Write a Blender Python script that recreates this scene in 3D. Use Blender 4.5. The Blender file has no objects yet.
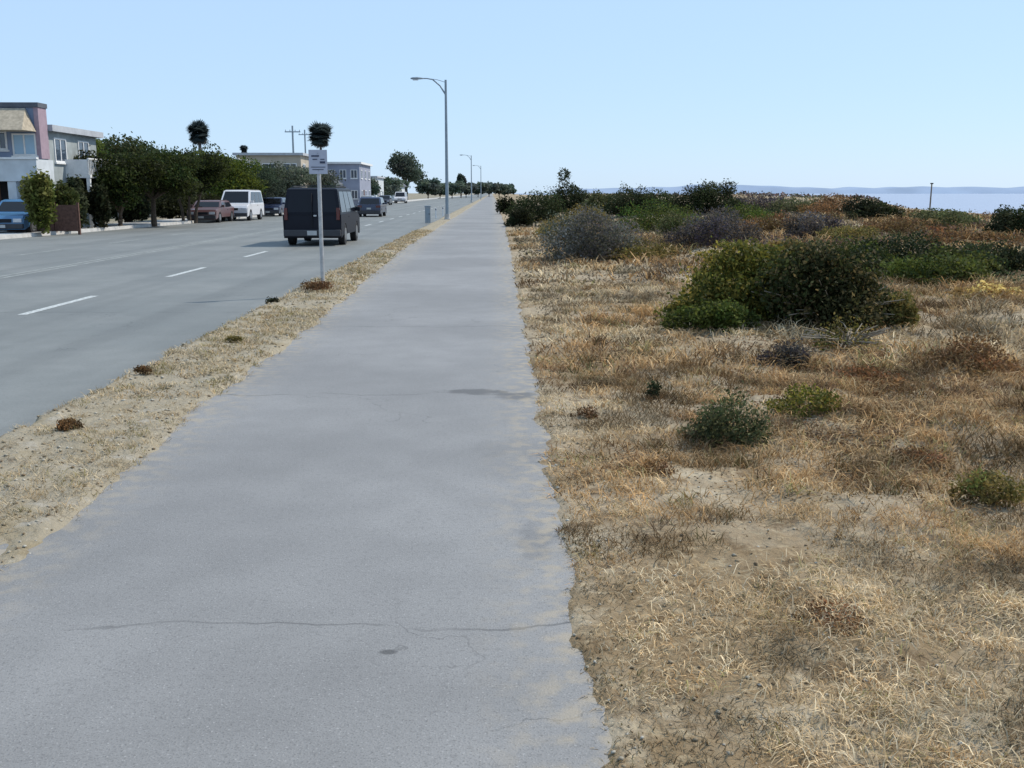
import bpy, bmesh, math, random
import numpy as np
from mathutils import Vector, Matrix, noise
R = math.radians
random.seed(7); RNG = np.random.default_rng(11)
scn = bpy.context.scene
COL = scn.collection

# ------------------------------------------------------------------ camera
F = 1000.0; W, H = 1024, 768
EYE = 1.65
PITCH = math.atan((384 - 193) / F)
YAW = math.atan(20 / F)                      # turned slightly right of the road direction
cam = bpy.data.cameras.new('camera'); camo = bpy.data.objects.new('camera', cam); COL.objects.link(camo)
cam.sensor_width = 36; cam.lens = 36 * F / W; cam.clip_start = 0.05; cam.clip_end = 20000
camo.location = (0, 0, EYE); camo.rotation_euler = (R(90) - PITCH, 0, -YAW)
scn.camera = camo
ROT = camo.rotation_euler.to_matrix()

def ray(px, py):
    return (ROT @ Vector(((px - W / 2) / F, -(py - H / 2) / F, -1))).normalized()
def gp(px, py, z=0.0):                       # where the sight line meets level z
    d = ray(px, py); t = (z - EYE) / d.z
    return Vector((d.x * t, d.y * t, z))
def at(px, Y, py=None):                      # point of column px at distance Y
    d = ray(px, 193 if py is None else py); t = Y / d.y
    return Vector((d.x * t, Y, EYE + d.z * t))
def hgt(Y, py):                              # height above z=0 of picture row py at distance Y
    return at(512, Y, py).z

# ------------------------------------------------------------------ materials
def mat(name, color=(.5, .5, .5), rough=.7, metal=0, spec=.3, var=.15, scale=6, bump=0, bscale=40, attr=False, trans=0, coat=0):
    m = bpy.data.materials.new(name); m.use_nodes = True
    nt = m.node_tree; N = nt.nodes; L = nt.links
    b = N['Principled BSDF']; out = N['Material Output']
    b.inputs['Roughness'].default_value = rough; b.inputs['Metallic'].default_value = metal
    b.inputs['Specular IOR Level'].default_value = spec
    b.inputs['Coat Weight'].default_value = coat
    tc = N.new('ShaderNodeTexCoord')
    nz = N.new('ShaderNodeTexNoise'); nz.inputs['Scale'].default_value = scale; nz.inputs['Detail'].default_value = 6
    L.new(tc.outputs['Object'], nz.inputs['Vector'])
    mr = N.new('ShaderNodeMapRange'); mr.inputs['From Min'].default_value = .3; mr.inputs['From Max'].default_value = .7
    mr.inputs['To Min'].default_value = 1 - var; mr.inputs['To Max'].default_value = 1 + var
    L.new(nz.outputs['Fac'], mr.inputs['Value'])
    vm = N.new('ShaderNodeVectorMath'); vm.operation = 'SCALE'
    if attr:
        a = N.new('ShaderNodeAttribute'); a.attribute_name = 'tint'; L.new(a.outputs['Color'], vm.inputs[0])
    else:
        vm.inputs[0].default_value = color[:3]
    L.new(mr.outputs['Result'], vm.inputs['Scale'])
    L.new(vm.outputs['Vector'], b.inputs['Base Color'])
    if bump:
        n2 = N.new('ShaderNodeTexNoise'); n2.inputs['Scale'].default_value = bscale; n2.inputs['Detail'].default_value = 8
        L.new(tc.outputs['Object'], n2.inputs['Vector'])
        bp = N.new('ShaderNodeBump'); bp.inputs['Strength'].default_value = bump; bp.inputs['Distance'].default_value = .02
        L.new(n2.outputs['Fac'], bp.inputs['Height']); L.new(bp.outputs['Normal'], b.inputs['Normal'])
    if trans:
        t = N.new('ShaderNodeBsdfTranslucent'); L.new(vm.outputs['Vector'], t.inputs['Color'])
        mx = N.new('ShaderNodeMixShader'); mx.inputs['Fac'].default_value = trans
        L.new(b.outputs['BSDF'], mx.inputs[1]); L.new(t.outputs['BSDF'], mx.inputs[2]); L.new(mx.outputs['Shader'], out.inputs['Surface'])
    return m

M = {}
M['leaf'] = mat('leaf', rough=.7, attr=True, trans=.42, var=.25, scale=3, spec=.15)
M['grass'] = mat('dry_grass', rough=.8, attr=True, trans=.2, var=.2, scale=4, spec=.1)
M['bark'] = mat('bark', (.10, .075, .055), .9, var=.35, scale=12, bump=.6, bscale=25)
M['greystem'] = mat('grey_stem', (.24, .20, .15), .9, var=.3, scale=20)
M['palmbark'] = mat('palm_bark', (.16, .14, .13), .9, var=.3, scale=9)
M['steel'] = mat('galvanised_steel', (.30, .33, .35), .5, .5, var=.12, scale=8)
M['farsteel'] = mat('hazed_steel', (.26, .31, .35), .6, .3, var=.1)  # bluish variant for far things, distance haze put into the colour
M['post'] = mat('sign_post_steel', (.42, .42, .42), .5, .3, var=.2, scale=14)
M['sign'] = mat('sign_face', (.42, .43, .50), .5, 0, var=.08, scale=9)
M['ink'] = mat('sign_ink', (.05, .06, .10), .6, 0, var=.1)
M['concrete'] = mat('kerb_concrete', (.46, .45, .43), .85, var=.15, scale=3, bump=.3)
M['white'] = mat('road_paint', (.42, .44, .43), .7, var=.45, scale=22)
M['faded'] = mat('faded_road_paint', (.25, .265, .255), .8, var=.3, scale=7)
M['rock'] = mat('stone', (.30, .28, .25), .9, var=.4, scale=15, bump=.5)
M['stucco_blue'] = mat('blue_grey_stucco', (.21, .26, .36), .9, var=.12, scale=2, bump=.2)
M['stucco_white'] = mat('pale_stucco', (.52, .55, .57), .9, var=.12, scale=2, bump=.2)
M['stucco_pale'] = mat('weathered_pale_stucco', (.30, .33, .33), .9, var=.2, scale=2, bump=.2)
M['stucco_sunlit'] = mat('sunlit_edge_pink', (.32, .24, .28), .9, var=.1)  # sunlight on the edge of the front wall, put into the colour
M['stucco_grey'] = mat('lilac_grey_stucco', (.26, .28, .35), .9, var=.12, scale=1)
M['stucco_tan'] = mat('tan_stucco', (.42, .37, .30), .9, var=.12, scale=1)
M['roof_tan'] = mat('tan_roof_shingle', (.36, .31, .235), .9, var=.25, scale=6, bump=.4, bscale=8)
M['roof_grey'] = mat('grey_roof', (.40, .42, .45), .9, var=.15, scale=2)
M['roof_dark'] = mat('dark_roof', (.10, .11, .13), .9, var=.2, scale=2)
M['glass'] = mat('window_glass', (.05, .07, .10), .08, 0, spec=.8, var=.1)
M['glassblue'] = mat('curtained_window', (.24, .38, .50), .15, 0, spec=.7, var=.15, scale=1)
M['dark'] = mat('dark_opening', (.015, .016, .02), .8)
M['trim'] = mat('white_trim', (.70, .70, .69), .6, var=.08)
M['redwood'] = mat('reddish_fence_wood', (.12, .065, .05), .85, var=.3, scale=9)
M['oldwood'] = mat('weathered_wood', (.17, .14, .11), .9, var=.3, scale=8)
M['tyre'] = mat('tyre_rubber', (.018, .018, .02), .85, var=.1)
M['rim'] = mat('wheel_rim', (.35, .36, .38), .35, .8, var=.05)
M['carglass'] = mat('car_glass', (.010, .012, .016), .08, 0, spec=.35, var=.05)
M['bumper'] = mat('bumper_plastic', (.05, .05, .055), .6, var=.1)
M['chrome'] = mat('bumper_chrome', (.45, .46, .48), .25, .9, var=.05)
M['plate'] = mat('number_plate', (.45, .45, .44), .5, var=.1)
M['tail'] = mat('tail_lamp', (.10, .015, .012), .2, 0, spec=.6)
M['head'] = mat('head_lamp', (.55, .57, .60), .1, 0, spec=.8)
def paint(name, c, rough=.3): M[name] = mat(name, c, rough, 0, spec=.5, var=.06, scale=3, coat=.4)
M['black_paint'] = mat('black_paint', (.008, .009, .016), .45, spec=.2, var=.06); M['tintglass'] = mat('tinted_glass', (.006, .007, .012), .15, spec=.25, var=.05); paint('navy_paint', (.02, .03, .07)); paint('white_paint', (.62, .62, .64))
paint('maroon_paint', (.13, .07, .07)); paint('blue_paint', (.06, .17, .32)); paint('charcoal_paint', (.035, .035, .05)); paint('silver_paint', (.35, .37, .4))

def asphalt(name, c1, c2, cracks=(), patches=(), speck=.5, streak=0, dust=False):
    m = bpy.data.materials.new(name); m.use_nodes = True
    nt = m.node_tree; N = nt.nodes; L = nt.links; b = N['Principled BSDF']
    b.inputs['Roughness'].default_value = .68; b.inputs['Specular IOR Level'].default_value = .35
    tc = N.new('ShaderNodeTexCoord'); P = tc.outputs['Object']
    def nz(scale, det=6, vec=P):
        n = N.new('ShaderNodeTexNoise'); n.inputs['Scale'].default_value = scale; n.inputs['Detail'].default_value = det
        L.new(vec, n.inputs['Vector']); return n.outputs['Fac']
    def mth(op, a, b_=None, c=None):
        n = N.new('ShaderNodeMath'); n.operation = op
        for i, v in enumerate((a, b_, c)):
            if v is None: continue
            if isinstance(v, (int, float)): n.inputs[i].default_value = v
            else: L.new(v, n.inputs[i])
        return n.outputs[0]
    def mixc(f, a, b_):
        n = N.new('ShaderNodeMix'); n.data_type = 'RGBA'
        if isinstance(f, (int, float)): n.inputs[0].default_value = f
        else: L.new(f, n.inputs[0])
        for i, v in ((6, a), (7, b_)):
            if isinstance(v, tuple): n.inputs[i].default_value = (*v, 1)
            else: L.new(v, n.inputs[i])
        return n.outputs[2]
    def ramp(v, lo, hi):
        n = N.new('ShaderNodeMapRange'); n.interpolation_type = 'SMOOTHSTEP'
        n.inputs['From Min'].default_value = lo; n.inputs['From Max'].default_value = hi; L.new(v, n.inputs['Value']); return n.outputs[0]
    big = ramp(nz(.35, 4), .35, .65)
    col = mixc(big, c1, c2)
    mid = ramp(nz(3.0, 6), .3, .7)
    col = mixc(mth('MULTIPLY', mid, .25), col, tuple(v * .72 for v in c1))
    if streak:
        mp = N.new('ShaderNodeMapping'); mp.inputs['Scale'].default_value = (1.3, .03, 1); L.new(P, mp.inputs['Vector'])
        col = mixc(mth('MULTIPLY', ramp(nz(1, 4, mp.outputs[0]), .45, .7), streak), col, tuple(v * .6 for v in c1))
    vo = N.new('ShaderNodeTexVoronoi'); vo.feature = 'DISTANCE_TO_EDGE'; vo.inputs['Scale'].default_value = .55
    ofs = N.new('ShaderNodeVectorMath'); ofs.operation = 'ADD'; L.new(P, ofs.inputs[0])
    nn = N.new('ShaderNodeTexNoise'); nn.inputs['Scale'].default_value = 2.5; nn.inputs['Detail'].default_value = 7; L.new(P, nn.inputs['Vector'])
    L.new(nn.outputs['Color'], ofs.inputs[1]); L.new(ofs.outputs[0], vo.inputs['Vector'])
    ck = mth('MULTIPLY', mth('SUBTRACT', 1.0, ramp(vo.outputs['Distance'], .001, .005)), ramp(nz(.5, 3), .5, .6))
    col = mixc(mth('MULTIPLY', ck, .55), col, tuple(v * .35 for v in c1))
    col = mixc(mth('MULTIPLY', ramp(nz(38, 5), .5, .7), .3), col, tuple(v * .6 for v in c1))
    fine = nz(130, 4)
    col = mixc(mth('MULTIPLY', ramp(fine, .52, .72), speck), col, tuple(v * .45 for v in c1))
    col = mixc(mth('MULTIPLY', ramp(nz(95, 3), .60, .72), speck * .8), col, tuple(min(1, v * 1.5) for v in c2))
    sx = N.new('ShaderNodeSeparateXYZ'); L.new(P, sx.inputs[0])
    wob = mth('MULTIPLY', mth('SUBTRACT', nz(1.3, 5), .5), .5)
    for y0, wd, st in cracks:
        dd = mth('ABSOLUTE', mth('ADD', mth('SUBTRACT', sx.outputs['Y'], y0), wob))
        msk = mth('MULTIPLY', mth('SUBTRACT', 1.0, ramp(dd, wd * .4, wd)), st)
        msk = mth('MULTIPLY', msk, ramp(nz(2.1, 3), .35, .6))
        col = mixc(msk, col, tuple(v * .35 for v in c1))
    for x0, y0, rx, ry, st in patches:
        dx = mth('DIVIDE', mth('SUBTRACT', sx.outputs['X'], x0), rx); dy = mth('DIVIDE', mth('SUBTRACT', sx.outputs['Y'], y0), ry)
        r = mth('SQRT', mth('ADD', mth('MULTIPLY', dx, dx), mth('MULTIPLY', dy, dy)))
        r = mth('ADD', r, mth('MULTIPLY', mth('SUBTRACT', nz(7, 5), .5), 1.6))
        col = mixc(mth('MULTIPLY', mth('SUBTRACT', 1.0, ramp(r, .5, 1.0)), st), col, tuple(v * .4 for v in c1))
    if dust:                                     # sand blown over the edges
        e1 = ramp(sx.outputs['X'], -.15, .5); e2 = mth('SUBTRACT', 1.0, ramp(sx.outputs['X'], -2.5, -1.75))
        dm = mth('MULTIPLY', mth('ADD', e1, e2), ramp(nz(9, 7), .42, .66))
        col = mixc(mth('MINIMUM', mth('MULTIPLY', dm, .75), .8), col, (.36, .30, .21))
    L.new(col, b.inputs['Base Color'])
    bp = N.new('ShaderNodeBump'); bp.inputs['Strength'].default_value = .45; bp.inputs['Distance'].default_value = .006
    L.new(fine, bp.inputs['Height']); L.new(bp.outputs['Normal'], b.inputs['Normal'])
    return m
M['path'] = asphalt('path_asphalt', (.20, .198, .195), (.255, .252, .248), cracks=((3.65, .014, .55), (8.2, .018, .6), (12.5, .03, .4)),
                    patches=((-.15, 8.3, .32, .14, .75), (.22, 8.1, .22, .2, .6), (-.38, 3.42, .05, .03, .9), (.1, 6.4, .3, .3, .15), (.2, 4.6, .12, .3, .3)), speck=.7, dust=True)
M['road'] = asphalt('road_asphalt', (.16, .17, .165), (.20, .208, .20), cracks=((15, .05, .4), (27, .07, .4)), speck=.3, streak=.35)

def earth(name, cols, bump=.6):
    m = bpy.data.materials.new(name); m.use_nodes = True
    nt = m.node_tree; N = nt.nodes; L = nt.links; b = N['Principled BSDF']
    b.inputs['Roughness'].default_value = .95; b.inputs['Specular IOR Level'].default_value = .1
    tc = N.new('ShaderNodeTexCoord'); P = tc.outputs['Object']
    def nz(scale, det=8, off=0):
        mp = N.new('ShaderNodeMapping'); mp.inputs['Location'].default_value = (off, off * .7, 0); L.new(P, mp.inputs[0])
        n = N.new('ShaderNodeTexNoise'); n.inputs['Scale'].default_value = scale; n.inputs['Detail'].default_value = det
        n.inputs['Roughness'].default_value = .65
        L.new(mp.outputs[0], n.inputs['Vector']); return n.outputs['Fac']
    prev = None
    for i, (c, scale, lo, hi, st) in enumerate(cols):
        if prev is None: prev = c; continue
        r = N.new('ShaderNodeMapRange'); r.interpolation_type = 'SMOOTHSTEP'
        r.inputs['From Min'].default_value = lo; r.inputs['From Max'].default_value = hi; r.inputs['To Max'].default_value = st
        L.new(nz(scale, 8, i * 13.7), r.inputs['Value'])
        n = N.new('ShaderNodeMix'); n.data_type = 'RGBA'; L.new(r.outputs[0], n.inputs[0])
        if isinstance(prev, tuple): n.inputs[6].default_value = (*prev, 1)
        else: L.new(prev, n.inputs[6])
        n.inputs[7].default_value = (*c, 1); prev = n.outputs[2]
    L.new(prev, b.inputs['Base Color'])
    bp = N.new('ShaderNodeBump'); bp.inputs['Strength'].default_value = bump; bp.inputs['Distance'].default_value = .05
    L.new(nz(22), bp.inputs['Height']); L.new(bp.outputs['Normal'], b.inputs['Normal'])
    return m
M['dune'] = earth('sandy_dune_soil', [((.33, .27, .19), 0, 0, 0, 0), ((.215, .15, .08), .5, .44, .6, .8), ((.44, .38, .28), 1.1, .54, .66, .8),
                                      ((.13, .085, .045), 3.2, .52, .66, .75), ((.46, .38, .25), 14, .52, .66, .55), ((.11, .075, .045), 34, .55, .68, .5)])
M['verge'] = earth('verge_soil', [((.31, .27, .20), 0, 0, 0, 0), ((.24, .19, .11), 1.5, .5, .65, .6), ((.36, .34, .30), 4, .54, .7, .7),
                                  ((.14, .11, .08), 9, .56, .7, .75), ((.5, .46, .38), 30, .58, .7, .6)])
M['ground'] = earth('town_ground', [((.26, .23, .18), 0, 0, 0, 0), ((.13, .14, .07), .2, .45, .65, .6), ((.34, .31, .26), 1.2, .5, .7, .5)])

# ------------------------------------------------------------------ object helpers
def tag(o, label=None, cat=None, group=None, kind=None):
    if label: o['label'] = label
    if cat: o['category'] = cat
    if group: o['group'] = group
    if kind: o['kind'] = kind
    return o
def empty(name, loc, label, cat, group=None, rz=0):
    o = bpy.data.objects.new(name, None); COL.objects.link(o); o.location = loc; o.rotation_euler = (0, 0, rz)
    o.empty_display_size = .2
    return tag(o, label, cat, group)
def link(name, me, m, parent=None, smooth=False):
    o = bpy.data.objects.new(name, me); COL.objects.link(o)
    for k in (m if isinstance(m, (list, tuple)) else [m]):
        me.materials.append(M[k] if isinstance(k, str) else k)
    if parent: o.parent = parent
    if smooth: me.shade_smooth()
    return o
def npmesh(name, verts, faces, col=None):
    verts = np.asarray(verts, np.float32); faces = np.asarray(faces, np.int32)
    me = bpy.data.meshes.new(name); k = faces.shape[1]
    me.vertices.add(len(verts)); me.vertices.foreach_set('co', verts.ravel())
    me.loops.add(faces.size); me.loops.foreach_set('vertex_index', faces.ravel())
    me.polygons.add(len(faces)); me.polygons.foreach_set('loop_start', np.arange(0, faces.size, k, dtype=np.int32))
    me.update(calc_edges=True)
    if col is not None:
        a = me.color_attributes.new('tint', 'FLOAT_COLOR', 'POINT')
        c = np.ones((len(verts), 4), np.float32); c[:, :3] = col; a.data.foreach_set('color', c.ravel())
    me.validate()
    return me
class MB:
    def __init__(s): s.bm = bmesh.new()
    def box(s, x0, x1, y0, y1, z0, z1, bev=0):
        r = bmesh.ops.create_cube(s.bm, size=1)
        for v in r['verts']: v.co = Vector(((x0 + x1) / 2 + v.co.x * (x1 - x0), (y0 + y1) / 2 + v.co.y * (y1 - y0), (z0 + z1) / 2 + v.co.z * (z1 - z0)))
        if bev:
            es = {e for v in r['verts'] for e in v.link_edges}
            bmesh.ops.bevel(s.bm, geom=list(es), offset=bev, segments=2, affect='EDGES', profile=.6)
        return s
    def tube(s, pts, rad, n=8, cap=True):
        rings = []
        for i, p in enumerate(pts):
            p = Vector(p); a = Vector(pts[max(0, i - 1)]); b = Vector(pts[min(len(pts) - 1, i + 1)])
            d = (b - a).normalized(); u = d.cross(Vector((0, 0, 1)));
            if u.length < .05: u = d.cross(Vector((0, 1, 0)))
            u.normalize(); v = d.cross(u).normalized(); r = rad[i] if isinstance(rad, (list, tuple)) else rad
            rings.append([s.bm.verts.new(p + u * r * math.cos(2 * math.pi * k / n) + v * r * math.sin(2 * math.pi * k / n)) for k in range(n)])
        for a, b in zip(rings, rings[1:]):
            for k in range(n): s.bm.faces.new((a[k], a[(k + 1) % n], b[(k + 1) % n], b[k]))
        if cap: s.bm.faces.new(rings[0][::-1]); s.bm.faces.new(rings[-1])
        return s
    def poly(s, pts):
        s.bm.faces.new([s.bm.verts.new(p) for p in pts]); return s
    def prism(s, pts, axis, a, b):           # 2D outline extruded along an axis
        def P(p, t): return (t, p[0], p[1]) if axis == 'x' else (p[0], t, p[1])
        A = [s.bm.verts.new(P(p, a)) for p in pts]; B = [s.bm.verts.new(P(p, b)) for p in pts]
        s.bm.faces.new(A); s.bm.faces.new(B[::-1]); n = len(pts)
        for i in range(n): s.bm.faces.new((A[i], B[i], B[(i + 1) % n], A[(i + 1) % n]))
        return s
    def build(s, name, m, parent=None, smooth=False, loc=None):
        bmesh.ops.recalc_face_normals(s.bm, faces=s.bm.faces)
        me = bpy.data.meshes.new(name); s.bm.to_mesh(me); s.bm.free()
        o = link(name, me, m, parent)
        if smooth:
            me.shade_smooth(); me.set_sharp_from_angle(angle=R(35))
        if loc is not None: o.location = loc
        return o
def children(o): return [c for c in bpy.data.objects if c.parent is o]
def copy_tree(o, parent=None):
    c = o.copy(); COL.objects.link(c)
    if parent is not None: c.parent = parent
    for ch in children(o): copy_tree(ch, c)
    return c

# ------------------------------------------------------------------ lines of road and path (measured)
def curve(pts):
    ys = np.array([p[0] for p in pts]); xs = np.array([p[1] for p in pts])
    return lambda y: float(np.interp(y, ys, xs))
def from_px(lst):
    out = [(gp(a, b).y, gp(a, b).x) for a, b in lst]; out.sort(); return out
re = from_px([(605, 768), (578, 600), (560, 500), (541, 400), (520, 300), (511, 250), (505, 225)])
pr = curve([(-5, re[0][1])] + re + [(90, .75), (200, 1.0), (3000, 1.5)])
le = from_px([(51, 547), (108, 500), (201, 411), (281, 355), (345, 302), (402, 251), (436, 230)])
pl = curve([(-5, le[0][1])] + le + [(80, -2.45), (200, -2.4), (3000, -2.4)])
ROADX = -3.42
kerb_far = curve([(-20, -19.0), (36, -19.0), (60, -17.6), (100, -17.2), (3000, -17.2)])

def n2(x, y, s, o=0): return noise.noise(Vector((x * s + o, y * s - o, o * .37)))
def sm(t): t = min(1, max(0, t)); return t * t * (3 - 2 * t)
def dune(x, y):
    u = x - pr(y)
    s1 = sm((u + .17 + .08 * n2(x, y, 2.2, 5) + .05 * n2(x, y, 9, 2) + .02 * n2(x, y, 25, 2)) / .22)
    h = -.05 + .065 * s1
    w = sm(u / 1.2)
    fade = 1 / (1 + (y / 60) ** 2)
    q_ = w * sm((u - .6) / 2)
    h += q_ * (.10 * n2(x, y, 1.1, 33) + .08 * abs(n2(x, y, 2.3, 37)))
    h += .85 * sm((y - 36) / 34) * sm((u - 1) / 7) * (1 - sm((x / max(y, 1) - .36) / .07)) * (1 - sm((y - 140) / 200))
    h += w * (.05 * n2(x, y, .9, 3) + .035 * n2(x, y, 2.8, 7) + .02 * n2(x, y, 8, 1) * min(1, fade * 1.5))
    h += .012 * s1 * n2(x, y, 22, 4) * (1 if y < 14 else 0)
    rise = sm((u - 1.5) / 9) * sm((y - 7) / 22)
    h += rise * (.42 + .30 * n2(x, y, .11, 9) + .12 * n2(x, y, .35, 4))
    h -= 3.6 * sm((x - 24 - 3 * n2(x, y, .05, 3)) / 30)
    return h

# ------------------------------------------------------------------ setting
big = MB(); big.poly([(-4000, -60, -.14), (3, -60, -.14), (3, 6000, -.14), (-4000, 6000, -.14)])
tag(big.build('ground', 'ground'), kind='structure')

ys = [-8, -4, -1, .5]; y = 1.2
while y < 60: y *= 1.014; ys.append(y)
while y < 3500: y *= 1.06; ys.append(y)
us = [-.5, -.3]; u = -.2; d = .022
while u < 1.5: us.append(u); u += d; d *= 1.004
while u < 70: us.append(u); d *= 1.045; u += d
us += [90, 140]
V = []
for y in ys:
    e = pr(y)
    for u in us: V.append((e + u, y, dune(e + u, y)))
nu = len(us); ny = len(ys)
idx = np.arange(nu * ny).reshape(ny, nu)
FQ = np.stack([idx[:-1, :-1], idx[:-1, 1:], idx[1:, 1:], idx[1:, :-1]], -1).reshape(-1, 4)
tag(link('dune_ground', npmesh('dune_ground', V, FQ), 'dune', smooth=True), kind='structure')

def strip(name, fa, fb, z, m, y0=-8, y1=3500, nx=1):
    yy = [y0]
    while yy[-1] < y1: yy.append(yy[-1] + max(.6, .04 * abs(yy[-1])))
    v = []
    for y in yy:
        for k in range(nx + 1): v.append((fa(y) + (fb(y) - fa(y)) * k / nx, y, z))
    n = nx + 1; id_ = np.arange(n * len(yy)).reshape(len(yy), n)
    f = np.stack([id_[:-1, :-1], id_[:-1, 1:], id_[1:, 1:], id_[1:, :-1]], -1).reshape(-1, 4)
    return tag(link(name, npmesh(name, v, f), m), kind='structure')
strip('path', lambda y: pl(y) - .35, lambda y: pr(y) + .35, 0, 'path', nx=2)
strip('road', kerb_far, lambda y: ROADX + .25, -.10, 'road', nx=2)
strip('pavement', lambda y: kerb_far(y) - 2.6, lambda y: kerb_far(y) - .16, .04, 'concrete')
kb = MB(); yy = -8; pts = []
while yy < 900: pts.append(yy); yy += max(3, .1 * abs(yy))
for a, b in zip(pts, pts[1:]):
    xa, xb = kerb_far(a), kerb_far(b)
    q = [kb.bm.verts.new(p) for p in ((xa - .16, a, -.1), (xa, a, -.1), (xa - .02, a, .05), (xa - .16, a, .05), (xb - .16, b, -.1), (xb, b, -.1), (xb - .02, b, .05), (xb - .16, b, .05))]
    for f in ((1, 5, 6, 2), (2, 6, 7, 3), (3, 7, 4, 0)): kb.bm.faces.new([q[i] for i in f])
tag(kb.build('kerb', 'concrete'), kind='structure')

# verge between path and road
def vergeh(x, y):
    a, b = ROADX, pl(y)
    t1 = sm((x - a + .10 + .09 * n2(x, y, 1.6, 8) + .08 * n2(x, y, 6, 3) + .04 * n2(x, y, 20, 3)) / .22)
    t2 = sm((b - x + .08 + .06 * n2(x, y, 1.3, 4) + .05 * n2(x, y, 7, 6) + .02 * n2(x, y, 22, 6)) / .25)
    m = min(t1, t2); fade = 1 if y < 25 else 0
    return min(-.16 + .175 * t1, -.05 + .065 * t2) + m * (.012 + .025 * n2(x, y, 1.5, 1) + .022 * n2(x, y, 5, 2) + .016 * fade * n2(x, y, 17, 2))
ys = [-8, -2, 1, 2.5]; y = 3.2
while y < 60: y *= 1.012; ys.append(y)
while y < 900: y *= 1.06; ys.append(y)
V = []; ncol = 70
for y in ys:
    a = ROADX - .45; b = pl(y) + .3
    for k in range(ncol): x = a + (b - a) * k / (ncol - 1); V.append((x, y, vergeh(x, y)))
idx = np.arange(ncol * len(ys)).reshape(len(ys), ncol)
FQ = np.stack([idx[:-1, :-1], idx[:-1, 1:], idx[1:, 1:], idx[1:, :-1]], -1).reshape(-1, 4)
tag(link('verge_ground', npmesh('verge_ground', V, FQ), 'verge', smooth=True), kind='structure')

# painted lines (part of the road surface)
pm = MB()
yd = 13.0
ends = [(gp(28, 315, -.1).y, gp(95, 295, -.1).y), (gp(168, 277, -.1).y, gp(206, 263, -.1).y)]; dx = gp(60, 305, -.1).x
step = ends[1][0] - ends[0][0]
for k in range(-2, 30):
    y0 = ends[0][0] + k * step; 
    if y0 > 230: break
    pm.poly([(dx - .07, y0, -.096), (dx + .07, y0, -.096), (dx + .07, y0 + 2.75, -.096), (dx - .07, y0 + 2.75, -.096)])
tag(pm.build('lane_dashes', 'white'), kind='structure')
pm = MB()
for x in (-10.55, -10.3): pm.poly([(x, -8, -.096), (x + .11, -8, -.096), (x + .11, 400, -.096), (x, 400, -.096)])
tag(pm.build('centre_line', 'faded'), kind='structure')
pm = MB(); 
for k in range(-2, 30):
    y0 = 15 + k * 7; pm.poly([(-13.6, y0, -.096), (-13.48, y0, -.096), (-13.48, y0 + 3, -.096), (-13.6, y0 + 3, -.096)])
tag(pm.build('far_lane_dashes', 'faded'), kind='structure')

# water
wm = bpy.data.materials.new('bay_water'); wm.use_nodes = True
b = wm.node_tree.nodes['Principled BSDF']; b.inputs['Base Color'].default_value = (.27, .32, .42, 1); b.inputs['Roughness'].default_value = .4  # base colour lightened to carry the haze over the water
N = wm.node_tree.nodes; L = wm.node_tree.links
tc = N.new('ShaderNodeTexCoord'); nz = N.new('ShaderNodeTexNoise'); nz.inputs['Scale'].default_value = .8; nz.inputs['Detail'].default_value = 8
L.new(tc.outputs['Object'], nz.inputs['Vector']); bp = N.new('ShaderNodeBump'); bp.inputs['Strength'].default_value = .7; bp.inputs['Distance'].default_value = .3
L.new(nz.outputs['Fac'], bp.inputs['Height']); L.new(bp.outputs['Normal'], b.inputs['Normal'])
M['water'] = wm
g = MB(); g.poly([(28, -400, -1.9), (9000, -400, -1.9), (9000, 9000, -1.9), (28, 9000, -1.9)])
tag(g.build('water', 'water'), kind='structure')
# far shore
M['hill'] = mat('far_hill', (.27, .34, .45), 1, spec=0, var=.12, scale=.004)  # blue of the distance haze is painted into the hills
v = []; nseg = 160
for i in range(nseg + 1):
    t = i / nseg; px = 560 + 620 * t
    p = at(px, 5200)
    hh = (22 + 24 * noise.noise(Vector((t * 5, 2, 0))) + 12 * noise.noise(Vector((t * 19, 5, 0)))) * sm(t * 4 + .3)
    hh = max(8, hh + 14)
    v += [(p.x, 5150, -3), (p.x, 5230, hh * .8), (p.x, 5500, hh)]
idx = np.arange(len(v)).reshape(nseg + 1, 3)
FQ = np.stack([idx[:-1, :-1], idx[1:, :-1], idx[1:, 1:], idx[:-1, 1:]], -1).reshape(-1, 4)
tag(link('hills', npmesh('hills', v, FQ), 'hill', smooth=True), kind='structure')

# ------------------------------------------------------------------ grass and litter
def blades(name, X, Y, Z, hgt_, wid, lean, cols, label, cat):
    n = len(X)
    ang = RNG.uniform(0, 2 * np.pi, n); d = np.stack([np.cos(ang), np.sin(ang)], 1)
    fa = RNG.uniform(0, 2 * np.pi, n); s = np.stack([np.cos(fa), np.sin(fa)], 1) * wid[:, None] * .5
    base = np.stack([X, Y, Z - .004], 1)
    mid = base.copy(); mid[:, :2] += d * (hgt_ * lean * .35)[:, None]; mid[:, 2] += hgt_ * .6
    tip = base.copy(); tip[:, :2] += d * (hgt_ * lean)[:, None]; tip[:, 2] += hgt_ * (1 - .25 * np.minimum(lean, 2.5))
    S = np.concatenate([s, np.zeros((n, 1))], 1)
    V = np.stack([base - S, base + S, mid + S * .8, mid - S * .8, tip], 1).reshape(-1, 3)
    o = (np.arange(n) * 5)[:, None]
    Fc = np.concatenate([o + np.array([0, 1, 2]), o + np.array([0, 2, 3]), o + np.array([3, 2, 4])], 0)
    C = np.repeat(cols, 5, 0)
    return tag(link(name, npmesh(name, V, Fc, C), 'grass'), label, cat, kind='stuff')
PAL = np.array([(.47, .34, .17), (.56, .455, .27), (.38, .235, .095), (.19, .115, .055), (.25, .215, .08), (.45, .37, .23)])
PAL = PAL * .93 * np.array([1.0, .99, 1.04]) + PAL.mean(1, keepdims=True) * .07
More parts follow.
